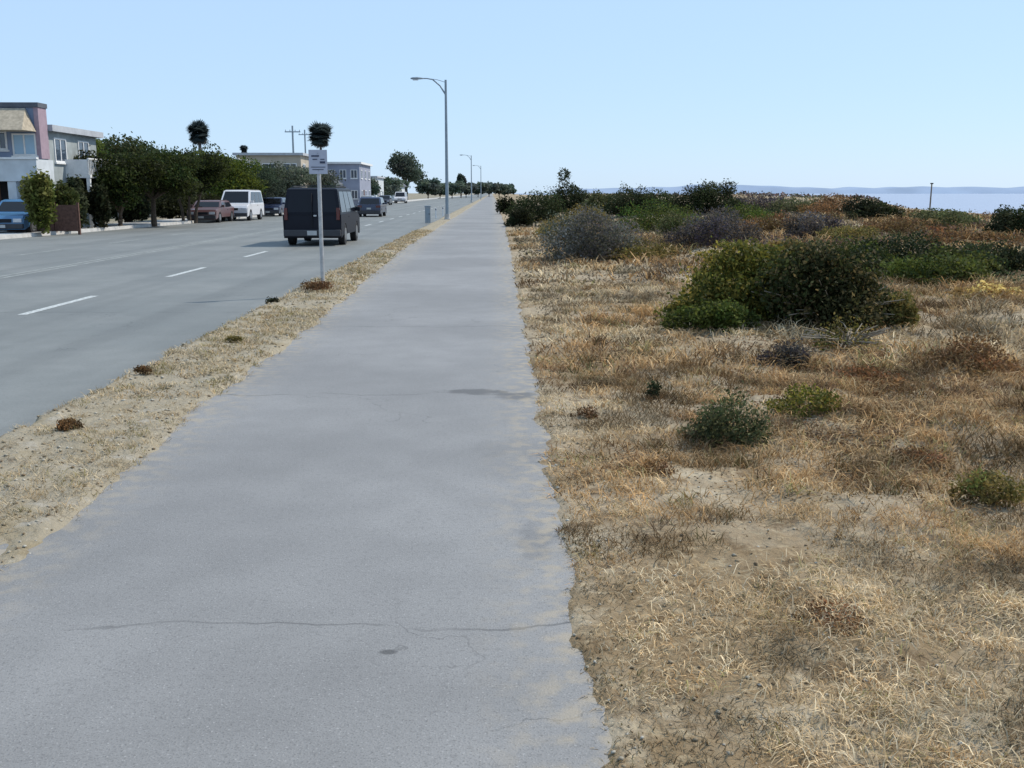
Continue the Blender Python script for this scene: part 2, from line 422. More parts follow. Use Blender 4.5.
def scatter_grass():
    X, Y, Z, HH, WW, LL, CC = [], [], [], [], [], [], []
    def tuft(tx, ty, n, rad, h, w, c, lean=1.2):
        for _ in range(n):
            a = random.random() * 6.283; r = rad * math.sqrt(random.random())
            x = tx + r * math.cos(a); y = ty + r * math.sin(a)
            if x < pr(y) - .05: continue
            X.append(x); Y.append(y); HH.append(h * random.uniform(.4, 1.2)); WW.append(w * random.uniform(.6, 1.3))
            LL.append(lean * random.uniform(.3, 1.5)); CC.append(c * random.uniform(.6, 1.3))
    # tufts: dense near the camera, thinner with distance
    for ring in range(4):
        y0, y1, dens, nb, rad, h, w = ((2.2, 5, 210, 26, .11, .045, .004), (5, 9, 95, 24, .14, .065, .0065), (9, 18, 26, 24, .2, .10, .012), (18, 45, 4.0, 24, .35, .15, .028))[ring]
        area = 0
        ymid = (y0 + y1) / 2; xw = .62 * y1 + 1.0
        for _ in range(int(dens * xw * (y1 - y0))):
            y = random.uniform(y0, y1); x = pr(y) - .02 + random.random() ** 1.0 * xw
            if x > .57 * y + 1.2: continue
            m = n2(x, y, .8, 20) + .6 * n2(x, y, 2.5, 21)
            if m < -.50 + .3 * random.random(): continue
            edge = sm((x - pr(y)) / .7)
            zone = n2(x, y, .35, 31); xz = sm((x - 1.2) / 2.5)
            k = random.random()
            if zone + xz * .35 > .25: ci = 2 if k < .5 else (0 if k < .75 else (3 if k < .92 else 4))
            else: ci = 0 if k < .35 else (1 if k < .65 else (5 if k < .85 else (2 if k < .95 else 4)))
            sh = .42 + .95 * sm(.5 + 1.9 * n2(x, y, 2.1, 71)); big_ = sm((n2(x, y, 1.3, 81) - .05) * 4) * xz
            hh = h * (1 + .9 * big_) * (.55 + .6 * edge) * (1.35 if zone + xz * .3 > .25 else 1)
            tuft(x, y, int(nb * random.uniform(.5, 1.3)), rad * random.uniform(.6, 1.5), hh, w, PAL[ci] * sh, 1.6)
    X, Y, HH, WW, LL, CC = map(np.array, (X, Y, HH, WW, LL, CC))
    Z = np.array([dune(a, b) for a, b in zip(X, Y)])
    blades('dry_grass', X, Y, Z, HH, WW, LL, CC, 'dry straw coloured grass covering the sandy ground right of the path', 'grass')
scatter_grass()
def verge_grass():
    X, Y, HH, WW, LL, CC = [], [], [], [], [], []
    for y0, y1, n, nb, rad, h, w in ((3.2, 8, 900, 22, .07, .04, .004), (8, 16, 800, 20, .10, .05, .008), (16, 45, 900, 18, .2, .07, .018)):
        for _ in range(n):
            y = random.uniform(y0, y1); a, b = ROADX - .02, pl(y); x = a + (b - a) * random.random()
            if n2(x, y, 1.3, 40) < -.1 and random.random() < .8: continue
            k = random.random(); c = PAL[1 if k < .35 else 5 if k < .65 else 0 if k < .85 else 4]
            for _ in range(int(nb * random.uniform(.4, 1.2))):
                q = random.random() * 6.283; r = rad * math.sqrt(random.random())
                X.append(x + r * math.cos(q)); Y.append(y + r * math.sin(q)); HH.append(h * random.uniform(.4, 1.3)); WW.append(w * random.uniform(.6, 1.3))
                LL.append(random.uniform(.6, 2.4)); CC.append(c * random.uniform(.6, 1.25))
    X, Y, HH, WW, LL, CC = map(np.array, (X, Y, HH, WW, LL, CC))
    Z = np.array([max(vergeh(a, b), -.1) for a, b in zip(X, Y)])
    blades('verge_grass', X, Y, Z, HH, WW, LL, CC, 'sparse dry weeds on the dirt strip between path and road', 'grass')
verge_grass()
def pebbles(name, pts, label, cat, mkey='rock'):
    base = [(1, 0, 0), (-1, 0, 0), (0, 1, 0), (0, -1, 0), (0, 0, .7), (0, 0, -.7)]
    fc = np.array([(0, 2, 4), (2, 1, 4), (1, 3, 4), (3, 0, 4), (2, 0, 5), (1, 2, 5), (3, 1, 5), (0, 3, 5)])
    V = []; C = []; Fc = []
    for i, (x, y, z, s) in enumerate(pts):
        a = random.random() * 6.28; ca, sa = math.cos(a), math.sin(a); sx, sy = s * random.uniform(.6, 1.4), s * random.uniform(.6, 1.2)
        cc = random.choice(((.42, .38, .3), (.3, .24, .16), (.22, .16, .10), (.5, .47, .4), (.36, .29, .2))); 
        for p in base:
            px, py, pz = p[0] * sx * random.uniform(.8, 1.2), p[1] * sy, p[2] * s * .8
            V.append((x + ca * px - sa * py, y + sa * px + ca * py, z + pz)); C.append(cc)
        Fc.append(fc + i * 6)
    return tag(link(name, npmesh(name, V, np.concatenate(Fc), np.array(C)), 'grass'), label, cat, kind='stuff')
pts = []
for _ in range(2600):
    y = 2.3 * math.exp(random.random() * 2.4); x = pr(y) - .10 + (random.random() ** 1.3) * .6 * y
    pts.append((x, y, dune(x, y) + .002, random.uniform(.002, .009) * (1 + y * .12)))
pebbles('pebbles', pts, 'small stones and dead litter scattered on the sand', 'pebbles')
pts = []
for _ in range(3600):
    y = 3.3 * math.exp(random.random() * 2.4); x = ROADX - .1 + random.random() * (pl(y) - ROADX + .2)
    pts.append((x, y, max(-.1, vergeh(x, y)) + .002, random.uniform(.003, .012) * (1 + y * .08)))
pebbles('gravel', pts, 'gravel and crumbs of soil on the roadside strip', 'gravel')

# ------------------------------------------------------------------ foliage
def leafmesh(name, P, size, cols, upb=.0, elong=1.7):
    n = len(P)
    a = RNG.normal(size=(n, 3)); a[:, 2] += upb; a /= np.linalg.norm(a, axis=1)[:, None]
    r = RNG.normal(size=(n, 3)); b = np.cross(a, r); b /= np.linalg.norm(b, axis=1)[:, None]
    s = (size * RNG.uniform(.6, 1.4, n))[:, None]
    A = a * s * elong * .5; B = b * s * .5
    V = np.stack([P - A, P + B - A * .1, P + A, P - B + A * .1], 1).reshape(-1, 3)
    Fc = np.arange(n * 4).reshape(-1, 4)
    return npmesh(name, V, Fc, np.repeat(cols, 4, 0))
def lobed(n, lobes, core=.55, spike=.12, zmin=0.0, tints=None, colr=(.05, .08, .03), rng=RNG, vary=.45):
    L_ = np.array(lobes); wts = (L_[:, 3] * L_[:, 4] + L_[:, 3] * L_[:, 5]) ; wts = wts / wts.sum()
    k = rng.choice(len(L_), n, p=wts)
    d = rng.normal(size=(n, 3)); d /= np.linalg.norm(d, axis=1)[:, None]
    rad = core + (1 - core) * rng.random(n) ** .6
    ph = rng.uniform(0, 9, (len(L_), 3))
    bump = 1 + .16 * np.sin(d[:, 0] * 5 + ph[k, 0]) * np.sin(d[:, 1] * 6 + ph[k, 1]) + .14 * np.sin(d[:, 2] * 8 + ph[k, 2] + d[:, 0] * 4)
    sp = rng.random(n) < spike; rad = np.where(sp, rad * rng.uniform(1.0, 1.28, n), rad) * bump
    P = L_[k, :3] + d * rad[:, None] * L_[k, 3:6]
    keep = P[:, 2] > zmin
    # drop leaves deep inside other lobes
    for l in L_:
        q = (P - l[:3]) / l[3:6]; keep &= (np.sum(q * q, 1) > (core * .8) ** 2)
    # clumpy gaps
    g = np.sin(P[:, 0] * 9 / L_[0, 3] + 1) * np.sin(P[:, 1] * 8 / L_[0, 4]) * np.sin(P[:, 2] * 9 / L_[0, 5] + 2)
    keep &= ~((g > .45) & (rng.random(n) < .6))
    lt = rng.uniform(1 - vary, 1 + vary, (len(L_), 1)) * (1 + rng.normal(0, .07, (len(L_), 3)))
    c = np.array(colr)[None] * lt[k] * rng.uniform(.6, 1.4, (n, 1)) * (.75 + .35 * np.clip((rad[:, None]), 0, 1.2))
    if tints is not None:
        alt = rng.random(n) < tints[1]; c[alt] = np.array(tints[0]) * rng.uniform(.6, 1.3, (alt.sum(), 1))
    c = c * np.array([1.25, 1.08, .72])
    return P[keep], np.clip(c[keep], 0, 1)
def limbs(mb, base, tips, r0, seg=4, n=5, sag=.0):
    for t in tips:
        b = Vector(base); t = Vector(t); pts = []; rr = []
        for i in range(seg + 1):
            f = i / seg; p = b.lerp(t, f); p.z = b.z + (t.z - b.z) * (f ** (.8))
            p += Vector((random.uniform(-1, 1), random.uniform(-1, 1), 0)) * (t - b).length * .05 * (0 < i < seg)
            pts.append(p); rr.append(r0 * (1 - .8 * f))
        mb.tube(pts, rr, n)
def hit(px, py):
    d = ray(px, py); t = 1.0; o = Vector((0, 0, EYE))
    while t < 400:
        p = o + d * t
        if p.z < max(dune(p.x, p.y), -1.9): return p
        t += max(.02, t * .002)
    return p
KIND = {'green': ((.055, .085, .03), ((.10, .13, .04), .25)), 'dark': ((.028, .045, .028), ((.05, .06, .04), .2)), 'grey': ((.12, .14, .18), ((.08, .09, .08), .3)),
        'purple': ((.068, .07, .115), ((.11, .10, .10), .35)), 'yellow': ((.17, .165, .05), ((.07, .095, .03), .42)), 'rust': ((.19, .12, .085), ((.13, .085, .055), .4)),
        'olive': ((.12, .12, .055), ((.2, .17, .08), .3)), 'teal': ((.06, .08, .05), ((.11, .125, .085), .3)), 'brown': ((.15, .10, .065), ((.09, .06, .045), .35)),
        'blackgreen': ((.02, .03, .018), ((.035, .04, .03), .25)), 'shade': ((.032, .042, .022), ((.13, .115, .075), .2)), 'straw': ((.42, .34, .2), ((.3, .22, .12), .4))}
def bush(px, py, wpx, hpx, kind, label, name='bush', cat='bush', n=7000, leaf=.035, nl=9, depth=1.0, spike=.12, group=None, stemmat='bark', stems=9, extra=None, twigs=0):
    p = hit(px, py); dist = p.y
    k = 1.0 / F * dist
    rx = wpx * k / 2; h = hpx * k * 1.02
    name_o = empty(name, (p.x, p.y + rx * depth * .6, p.z - .02), label, cat, group)
    lobes = [(0, 0, h * .36, rx * .6, rx * depth * .6, h * .5)]
    for i in range(nl):
        a = 6.283 * i / nl + random.uniform(-.4, .4); q = random.uniform(.35, .88)
        lr = random.uniform(.16, .4); zz = h * random.uniform(.12, .80) * (1.1 - q * .75)
        lobes.append((rx * q * math.cos(a), rx * depth * q * math.sin(a), zz, rx * lr * 1.15, rx * depth * lr, min(h * lr * 1.1, max(zz, .22 * h))))
    if extra: lobes += [(rx * e[0], rx * depth * e[1], h * e[2], rx * e[3], rx * e[3], h * e[4]) for e in extra]
    c, t = KIND[kind]
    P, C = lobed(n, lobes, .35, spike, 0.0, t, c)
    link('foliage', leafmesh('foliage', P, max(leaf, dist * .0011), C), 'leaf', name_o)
    mb = MB(); limbs(mb, (0, 0, 0), [(l[0], l[1], l[2]) for l in lobes[:stems]], max(.008, h * .02), 3, 5)
    for _ in range(twigs):                   # bare twigs reaching out of the leaves
        a = random.uniform(0, 6.283); q = random.uniform(.75, 1.1); zt_ = h * random.uniform(.15, .85) * (1.25 - q * .6)
        e = Vector((rx * q * math.cos(a), rx * depth * q * math.sin(a), zt_)); m_ = e * .5 + Vector((random.uniform(-.1, .1) * rx, random.uniform(-.1, .1) * rx, h * .12))
        mb.tube([(e.x * .1, e.y * .1, .02), tuple(m_), tuple(e)], [dist * .0011, dist * .0009, dist * .0005], 4)
    mb.build('stem', stemmat, name_o)
    return name_o
# --- nearest plants right of the path
B = bush
BIG = dict(n=26000, leaf=.032, nl=20, depth=.8, spike=.32)
B(742, 325, 154, 84, 'yellow', 'large rounded yellow green coastal shrub, left half of the biggest clump', extra=[(.1, 0, .78, .45, .22), (.55, .1, .7, .35, .25)], **BIG)
B(838, 335, 150, 92, 'shade', 'dark sprawling shrub with bare grey twigs, right half of the biggest clump', extra=[(-.55, -.1, .5, .5, .42), (-.25, 0, .78, .45, .24)], stemmat='greystem', twigs=46, **BIG)
B(775, 318, 70, 60, 'blackgreen', 'near black shrub standing in for the shaded hollow in the middle of the biggest clump', n=11000, leaf=.03, nl=8)  # near-black leaves painted for the shade inside the clump
B(905, 325, 50, 38, 'olive', 'light olive sprig at the right foot of the dark sprawling shrub', n=3500, leaf=.025, nl=6, spike=.35)
B(715, 334, 96, 36, 'green', 'low dark green plant under the yellow green shrub', n=7000, leaf=.025, nl=9, spike=.3)
B(855, 352, 90, 44, 'olive', 'tangle of bare grey twigs at the foot of the dark sprawling shrub', n=1200, leaf=.02, nl=9, spike=.5, stems=10, stemmat='greystem', twigs=45)
B(795, 372, 66, 34, 'purple', 'small purple grey weed just below the biggest clump', n=3800, leaf=.018, nl=7, name='weed', cat='weed', spike=.3)
B(735, 450, 100, 66, 'teal', 'feathery grey green plant alone on the straw slope', n=5600, leaf=.014, nl=15, spike=.45, name='weed', cat='weed')
B(653, 400, 20, 26, 'dark', 'tiny dark tuft near the path side of the slope', n=600, leaf=.013, nl=4, name='weed', cat='weed', spike=.4)
B(815, 415, 80, 32, 'yellow', 'low mustard yellow weed patch right of the feathery plant', n=2600, leaf=.014, nl=9, name='weed', cat='weed', spike=.4)
B(1000, 510, 80, 46, 'olive', 'low olive and gold weed at the right picture edge', n=2600, leaf=.012, nl=9, name='weed', cat='weed', spike=.4)
B(985, 375, 120, 38, 'rust', 'rusty red low plant at the right picture edge', n=4600, leaf=.018, nl=11, name='weed', cat='weed', spike=.4)
B(885, 395, 100, 28, 'rust', 'rust brown low plant under the olive sprig', n=2600, leaf=.016, nl=10, name='weed', cat='weed', spike=.4)
B(925, 470, 80, 26, 'brown', 'brown dead weed left of the olive and gold weed', n=1700, leaf=.012, nl=8, name='weed', cat='weed', spike=.5)
B(660, 478, 44, 24, 'brown', 'small brown dead weed below the feathery plant', n=900, leaf=.009, nl=6, name='weed', cat='weed', spike=.5)
B(588, 420, 36, 16, 'brown', 'small brown weed closest to the edge of the path', n=700, leaf=.011, nl=6, name='weed', cat='weed', spike=.5)
B(845, 630, 100, 28, 'brown', 'flat dark brown weed on the bare sand in the foreground', n=1500, leaf=.008, nl=9, name='weed', cat='weed', spike=.6)
B(1000, 302, 70, 22, 'straw', 'pale straw coloured clump at the right edge below the green band', n=3500, leaf=.03, nl=7, name='grass_clump', cat='grass clump', spike=.4)
B(648, 262, 70, 28, 'olive', 'pale olive shrub left of the yellow green shrub', n=4500, leaf=.03, nl=8, spike=.3)
# --- middle band
B(598, 262, 104, 58, 'grey', 'grey green domed shrub beside the sandy patch near the path', n=20000, leaf=.03, nl=15, depth=1.0, spike=.2)
B(660, 234, 88, 42, 'green', 'bright green shrub behind the grey domed shrub', n=10000, leaf=.04, nl=12)
B(722, 247, 100, 46, 'purple', 'dusky purple shrub above the yellow green shrub', n=13000, leaf=.035, nl=13)
B(775, 236, 66, 26, 'brown', 'brownish scrub between the two dusky purple shrubs', n=5000, leaf=.035)
B(818, 240, 66, 34, 'purple', 'dusky blue purple shrub in the middle of the dune', n=8000, leaf=.035, nl=11)
B(558, 238, 60, 24, 'olive', 'flat olive mat of plants at the sandy bank by the path', n=3500, leaf=.035, depth=1.2, spike=.3)
B(520, 227, 34, 24, 'blackgreen', 'small black green shrub right at the far path edge', n=4500, leaf=.035)
B(505, 214, 20, 20, 'blackgreen', 'farthest small dark shrub touching the path', n=3000, leaf=.05)
B(542, 222, 62, 34, 'dark', 'low dark shrub between path edge and the pointed shrub', n=9000, leaf=.04, nl=12)
B(568, 212, 56, 36, 'dark', 'pointed dark shrub rising above the horizon nearest the path', n=10000, leaf=.05, nl=12, extra=[(-.1, 0, .98, .26, .2)])
B(600, 214, 44, 24, 'teal', 'small blue green shrub right of the pointed shrub', n=5000, leaf=.05)
B(628, 216, 52, 34, 'dark', 'round dark shrub on the skyline above the grey domed shrub', n=9000, leaf=.05, nl=12)
B(662, 213, 60, 28, 'dark', 'wide dark shrub on the skyline behind the bright green shrub', n=9000, leaf=.05, nl=12)
B(694, 216, 50, 37, 'blackgreen', 'black green shrub on the skyline left of its twin peaked neighbour', n=9000, leaf=.05, nl=12)
B(722, 214, 56, 33, 'dark', 'twin peaked dark shrub, tallest on the skyline right of centre', n=9000, leaf=.05, nl=12, extra=[(-.35, 0, .72, .36, .24), (.3, 0, .76, .36, .24)])
B(768, 222, 60, 18, 'dark', 'small dark green shrub below the purple skyline scrub', n=5000, leaf=.04)
B(765, 212, 100, 20, 'purple', 'low purple scrub on the skyline right of the twin peaked shrub', n=6500, leaf=.05, nl=12)
B(805, 214, 76, 22, 'teal', 'low blue green scrub on the skyline over the dune', n=5000, leaf=.05)
B(842, 217, 80, 24, 'brown', 'reddish brown scrub left of the round skyline shrub', n=6500, leaf=.05, nl=12)
B(878, 221, 62, 25, 'blackgreen', 'round black green shrub nearest the open water', n=8000, leaf=.05, nl=11)
B(588, 228, 60, 24, 'olive', 'olive scrub filling the gap above the grey green domed shrub', n=6000, leaf=.035, nl=12)
B(690, 240, 70, 30, 'teal', 'dull green scrub joining the bright green and the dusky purple shrub', n=7000, leaf=.035, nl=12)
B(746, 224, 70, 24, 'green', 'green scrub on the slope behind the dusky purple shrub', n=6000, leaf=.035, nl=12)
B(860, 243, 80, 20, 'olive', 'olive scrub between the blue purple shrub and the green band', n=6000, leaf=.035, nl=12)
B(900, 219, 60, 16, 'brown', 'small brown scrub beside the round black green shrub', n=4000, leaf=.04, nl=10)
B(790, 262, 50, 26, 'olive', 'olive scrub rising behind the top of the biggest clump', n=4000, leaf=.035, nl=9)
B(958, 228, 90, 20, 'teal', 'grey green shrub in front of the open water', n=8000, leaf=.04, nl=13)
B(1018, 238, 50, 36, 'dark', 'dark shrub at the right picture edge in front of the water', n=8000, leaf=.04, nl=10)
B(910, 234, 110, 17, 'brown', 'low reddish scrub below the round black green shrub', n=7000, leaf=.04, nl=14)
B(980, 246, 110, 17, 'brown', 'low reddish brown scrub below the grey green water side shrub', n=7000, leaf=.04, nl=14)
B(955, 286, 124, 42, 'green', 'dark green shrub at the right of the green band', n=12000, leaf=.035, nl=13)
B(862, 272, 120, 34, 'green', 'spreading dull green shrub behind the biggest clump', n=12000, leaf=.035, nl=14)
B(915, 272, 150, 38, 'dark', 'spreading leaf green shrub in the green band', n=11000, leaf=.035, nl=14)
B(1000, 278, 130, 42, 'dark', 'dark green low shrub at the far right of the green band', n=9000, leaf=.035, nl=12)

# ground cover of ice plant on the dune (nobody could count it)
def cover(name, boxes, label):
    Ps, Cs = [], []
    for (x0, x1, y0, y1, n, c, h) in boxes:
        for _ in range(n):
            ex, ey = (x1 - x0) * .12, (y1 - y0) * .22
            p = hit_fast(random.uniform(x0, x1) + random.gauss(0, ex), max(203, random.uniform(y0, y1) + random.gauss(0, ey)))
            if p.x < pr(p.y) + .15: continue
            if n2(p.x, p.y, .25, 50) + .4 * n2(p.x, p.y, 1, 51) < -.12: continue
            Ps.append((p.x, p.y, p.z + random.random() ** 2 * h)); Cs.append(np.array(c) * random.uniform(.5, 1.4))
    Ps = np.array(Ps); me = leafmesh(name, Ps, .05 + .0 * Ps[:, 0], np.array(Cs)) if False else None
    sz = np.clip(Ps[:, 1] * .0015, .008, .2)
    n = len(Ps); a = RNG.normal(size=(n, 3)); a /= np.linalg.norm(a, axis=1)[:, None]; b = np.cross(a, RNG.normal(size=(n, 3))); b /= np.linalg.norm(b, axis=1)[:, None]
    A = a * sz[:, None]; Bv = b * sz[:, None] * .6
    V = np.stack([Ps - A, Ps + Bv, Ps + A, Ps - Bv], 1).reshape(-1, 3)
    tag(link(name, npmesh(name, V, np.arange(n * 4).reshape(-1, 4), np.repeat(np.array(Cs), 4, 0)), 'leaf'), label, 'ground cover', kind='stuff')
def hit_fast(px, py):
    z = .2
    for _ in range(3):
        p = gp(px, py, z); z = dune(p.x, p.y)
    p.z = dune(p.x, p.y); return p
cover('ground_cover', [(740, 1024, 208, 250, 15000, (.15, .095, .085), .2), (800, 1024, 238, 295, 16000, (.06, .085, .04), .22), (505, 900, 208, 250, 16000, (.13, .115, .08), .2),
                       (600, 860, 205, 240, 8000, (.07, .065, .07), .2), (770, 1024, 325, 440, 17000, (.22, .14, .085), .05), (820, 1100, 400, 520, 7000, (.24, .16, .07), .035), (640, 1024, 330, 480, 4000, (.22, .15, .08), .03),
                       (640, 820, 225, 270, 6000, (.15, .13, .10), .14), (520, 700, 235, 330, 5000, (.17, .14, .10), .04)],
      'low mats of reddish and green ground cover on the dune')

# verge weeds
def vweed(px, py, wpx, hpx, kind, label):
    p = gp(px, py, 0); k = p.y / F; rx = wpx * k / 2; h = hpx * k
    o = empty('weed', (p.x, p.y, vergeh(p.x, p.y) - .01), label, 'weed')
    lob = [(0, 0, h * .4, rx * .7, rx * .7, h * .55)] + [(rx * random.uniform(-.6, .6), rx * random.uniform(-.5, .5), h * random.uniform(.3, .6), rx * .4, rx * .4, h * .4) for _ in range(4)]
    c, t = KIND[kind]; P, C = lobed(1400, lob, .3, .25, 0, t, c)
    link('foliage', leafmesh('foliage', P, max(.01, p.y * .0011), C), 'leaf', o)
    mb = MB(); limbs(mb, (0, 0, 0), [l[:3] for l in lob], .006, 3, 4); mb.build('stem', 'bark', o)
vweed(272, 302, 18, 9, 'blackgreen', 'dark weed clump on the road edge left of the sign post')
vweed(145, 378, 24, 9, 'brown', 'dark brown weed on the near road edge')
vweed(318, 293, 42, 12, 'brown', 'brown weeds around the foot of the sign post')
vweed(68, 436, 30, 12, 'brown', 'dead weed nearest the camera on the road edge')
vweed(232, 345, 22, 7, 'olive', 'olive weed in the middle of the dirt strip')

# ------------------------------------------------------------------ trees
def tree(x, y, h, cr, label, kind=(.03, .045, .02), tint=((.05, .08, .025), .2), base=.35, n=9000, leaf=.09, name='tree', group='street trees across the road', nl=12, flat=.6, trunks=1, z=.03):
    o = empty(name, (x, y, z), label, 'tree', group)
    cz = h * (base + (1 - base) * .5); ch = h * (1 - base) / 2
    lobes = [(0, 0, cz, cr * .6, cr * .6, ch * .75)]
    for i in range(nl):
        a = 6.283 * i / nl + random.uniform(-.3, .3); q = random.uniform(.3, .66)
        lr = random.uniform(.28, .45)
        lobes.append((cr * q * math.cos(a), cr * q * math.sin(a), cz + ch * random.uniform(-.55, .6), cr * lr, cr * lr, ch * random.uniform(.35, .5)))
    P, C = lobed(n, lobes, .3, .14, h * base * .75, tint, kind)
    link('crown', leafmesh('crown', P, leaf, C), 'leaf', o)
    mb = MB()
    for k in range(trunks):
        ox = (k - (trunks - 1) / 2) * .35
        top = Vector((ox * 2.5, random.uniform(-.2, .2), cz * .9)); r = .035 * h / math.sqrt(trunks)
        mb.tube([(ox, 0, -.15), (ox * 1.2, .04, h * base * .5), (ox * 1.8 + .05, .0, h * base), tuple(top)], [r * 1.25, r, r * .8, r * .35], 8)
        limbs(mb, (ox * 1.8 + .05, 0, h * base), [l[:3] for l in lobes[1 + k::trunks]], r * .5, 3, 5)
    mb.build('trunk', 'bark', o, smooth=True)
    return o
def tp(px, Y, pytop): p = at(px, Y); return p.x, Y, hgt(Y, pytop)
GD = (.022, .035, .015); GT = ((.045, .065, .02), .2)
x, y, h = tp(118, 51, 148); tree(x, y, h, 2.5, 'dense dark street tree nearest the camera, next to the two storey house', GD, GT, base=.16, n=20000, nl=16)
x, y, h = tp(152, 54, 150); tree(x, y, h, 2.6, 'dark street tree with a thick black trunk, second in the row', GD, GT, base=.34, n=20000, nl=16)
x, y, h = tp(188, 60, 151); tree(x, y, h, 2.9, 'dark street tree with several pale stems, third in the row', GD, GT, base=.34, n=20000, trunks=3, nl=16)
x, y, h = tp(228, 70, 153); tree(x, y, h, 3.0, 'street tree with a sunlit green top behind the white vehicle', (.04, .065, .02), ((.09, .12, .02), .3), base=.3, n=16000, nl=15)
x, y, h = tp(252, 78, 162); tree(x, y, h, 3.0, 'blue grey street tree at the end of the near row', (.05, .075, .07), None, base=.2, n=14000, nl=15)
x, y, h = tp(88, 55, 137); tree(x, y, h, 1.7, 'small shrubby tree beside the two storey house', (.06, .10, .03), None, base=.4, n=9000, group=None, nl=12)
HB = (.055, .085, .095)   # farther trees, bluish distance haze mixed into the leaf colour
for px, Y, pt, cr, lab, c in ((104, 74, 131, 4.6, 'broad tree behind the two storey house', (.04, .07, .035)), (145, 78, 138, 4.8, 'broad dark tree behind the street row, left one', (.045, .07, .05)),
                              (180, 84, 145, 4.8, 'broad dark tree behind the street row, right one', (.04, .065, .05)), (275, 96, 165, 4.6, 'blue green tree in front of the flat roofed house', (.06, .085, .09)),
                              (305, 110, 167, 5.0, 'blue green tree left of the lilac building', (.055, .08, .09)), (288, 128, 157, 2.0, 'thin tree top over the flat roofed house', HB)):
    x, y, h = tp(px, Y, pt); tree(x, y, h, cr, lab, c, None, base=.12, n=15000, leaf=.13, group=None, nl=15)
x, y, h = tp(406, 250, 151); tree(x, y, h, 5.4, 'tall round topped tree standing far down the road', (.05, .08, .085), ((.09, .12, .13), .2), base=.3, n=9000, leaf=.3, group=None, nl=14)  # leaf colour shifted to blue for the haze at this distance
FAR = [(366, 150, 176, 2.6), (376, 185, 179, 3), (388, 200, 176, 3.5), (395, 230, 178, 4), (428, 300, 178, 5), (440, 330, 182, 5), (452, 340, 181, 5), (461, 380, 171, 2.2), (466, 400, 182, 6), (478, 430, 183, 6), (489, 460, 182, 6), (499, 470, 181, 6), (508, 520, 184, 5), (351, 142, 186, 2.4)]
FL = ['bushy far tree right of the lilac building', 'low far tree beside the parked white vehicle', 'far tree left in front of the tall round topped tree', 'far tree under the left of the tall round topped tree',
      'far tree right of the tall round topped tree', 'low hazy tree left of the street lamp', 'low hazy tree behind the street lamp pole', 'slender hazy tree right of the street lamp', 'low hazy tree right of the lamp, first of the far row',
      'low hazy tree under the second far lamp', 'hazy tree nearly over the end of the path', 'darkest hazy tree directly above the end of the path', 'last low tree at the right of the far row', 'small tree in front of the lilac building']
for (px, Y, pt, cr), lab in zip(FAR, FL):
    x, y, h = tp(px, Y, pt); tree(x, y, h, cr, lab, (.075, .11, .125), None, base=.12, n=3500, leaf=Y * .0014, group='hazy trees far down the road', nl=8)  # haze painted as pale blue leaves

def palm(px, Y, pyt, pyb, wpx, label, c=(.065, .085, .085)):
    p = at(px, Y); zt = hgt(Y, pyt); zb = hgt(Y, pyb); r = wpx * Y / F / 2
    o = empty('palm_tree', (p.x, Y, 0), label, 'palm tree'); ch = zt - zb; cz = zb + ch * .52
    mb = MB(); mb.tube([(.3, 0, -.15), (.15, 0, cz * .4), (0, 0, cz)], [.24, .17, .14], 9); mb.build('trunk', 'palmbark', o, smooth=True)
    V = []; Cc = []
    for i in range(170):
        el = math.asin(random.uniform(-.97, .97)); az = random.uniform(0, 6.283)
        d = Vector((math.cos(az) * math.cos(el), math.sin(az) * math.cos(el), math.sin(el)))
        ln = random.uniform(.75, 1.0); rr = r if el > -.9 else r * .55
        wq = 1.0 if d.z > -.2 else 1.0 - .55 * (-.2 - d.z); tip = Vector((d.x * r * .80 * wq, d.y * r * .80 * wq, d.z * ch * .42)) * ln * random.uniform(.8, 1.15)
        side = d.cross(Vector((0, 0, 1)));
        if side.length < .01: side = Vector((1, 0, 0))
        side.normalize(); up = side.cross(d)
        hub = Vector((0, 0, cz)); mid = hub + tip * random.uniform(.15, .5) + Vector((random.uniform(-.12, .12) * r, random.uniform(-.12, .12) * r, 0))
        dead = el < -.8; cc = np.array((.07, .07, .065) if dead else c) * random.uniform(.6, 1.4)
        for k in range(9):                     # fan leaflets
            a = (k - 4) / 4 * 1.1; e = mid + (d * math.cos(a) + side * math.sin(a)) * tip.length * .6 + Vector((0, 0, -abs(a) * .12 * r))
            w = (side * math.cos(a) - d * math.sin(a)) * .06 * r
            V += [mid, mid + (e - mid) * .5 + w, e, mid + (e - mid) * .5 - w]; Cc += [cc] * 4
        w = side * .02 * r; V += [hub - w, hub + w, mid + w, mid - w]; Cc += [cc] * 4
    link('crown', npmesh('crown', [tuple(v) for v in V], np.arange(len(V)).reshape(-1, 4), np.array(Cc)), 'leaf', o)
palm(202, 95, 113, 154, 33, 'tall fan palm with an oval crown above the street trees')
palm(322, 130, 113, 158, 37, 'tall fan palm rising behind the roadside sign')
palm(246, 132, 143, 156, 13, 'small distant palm over the rooftops right of the oval crowned palm', (.06, .08, .09))

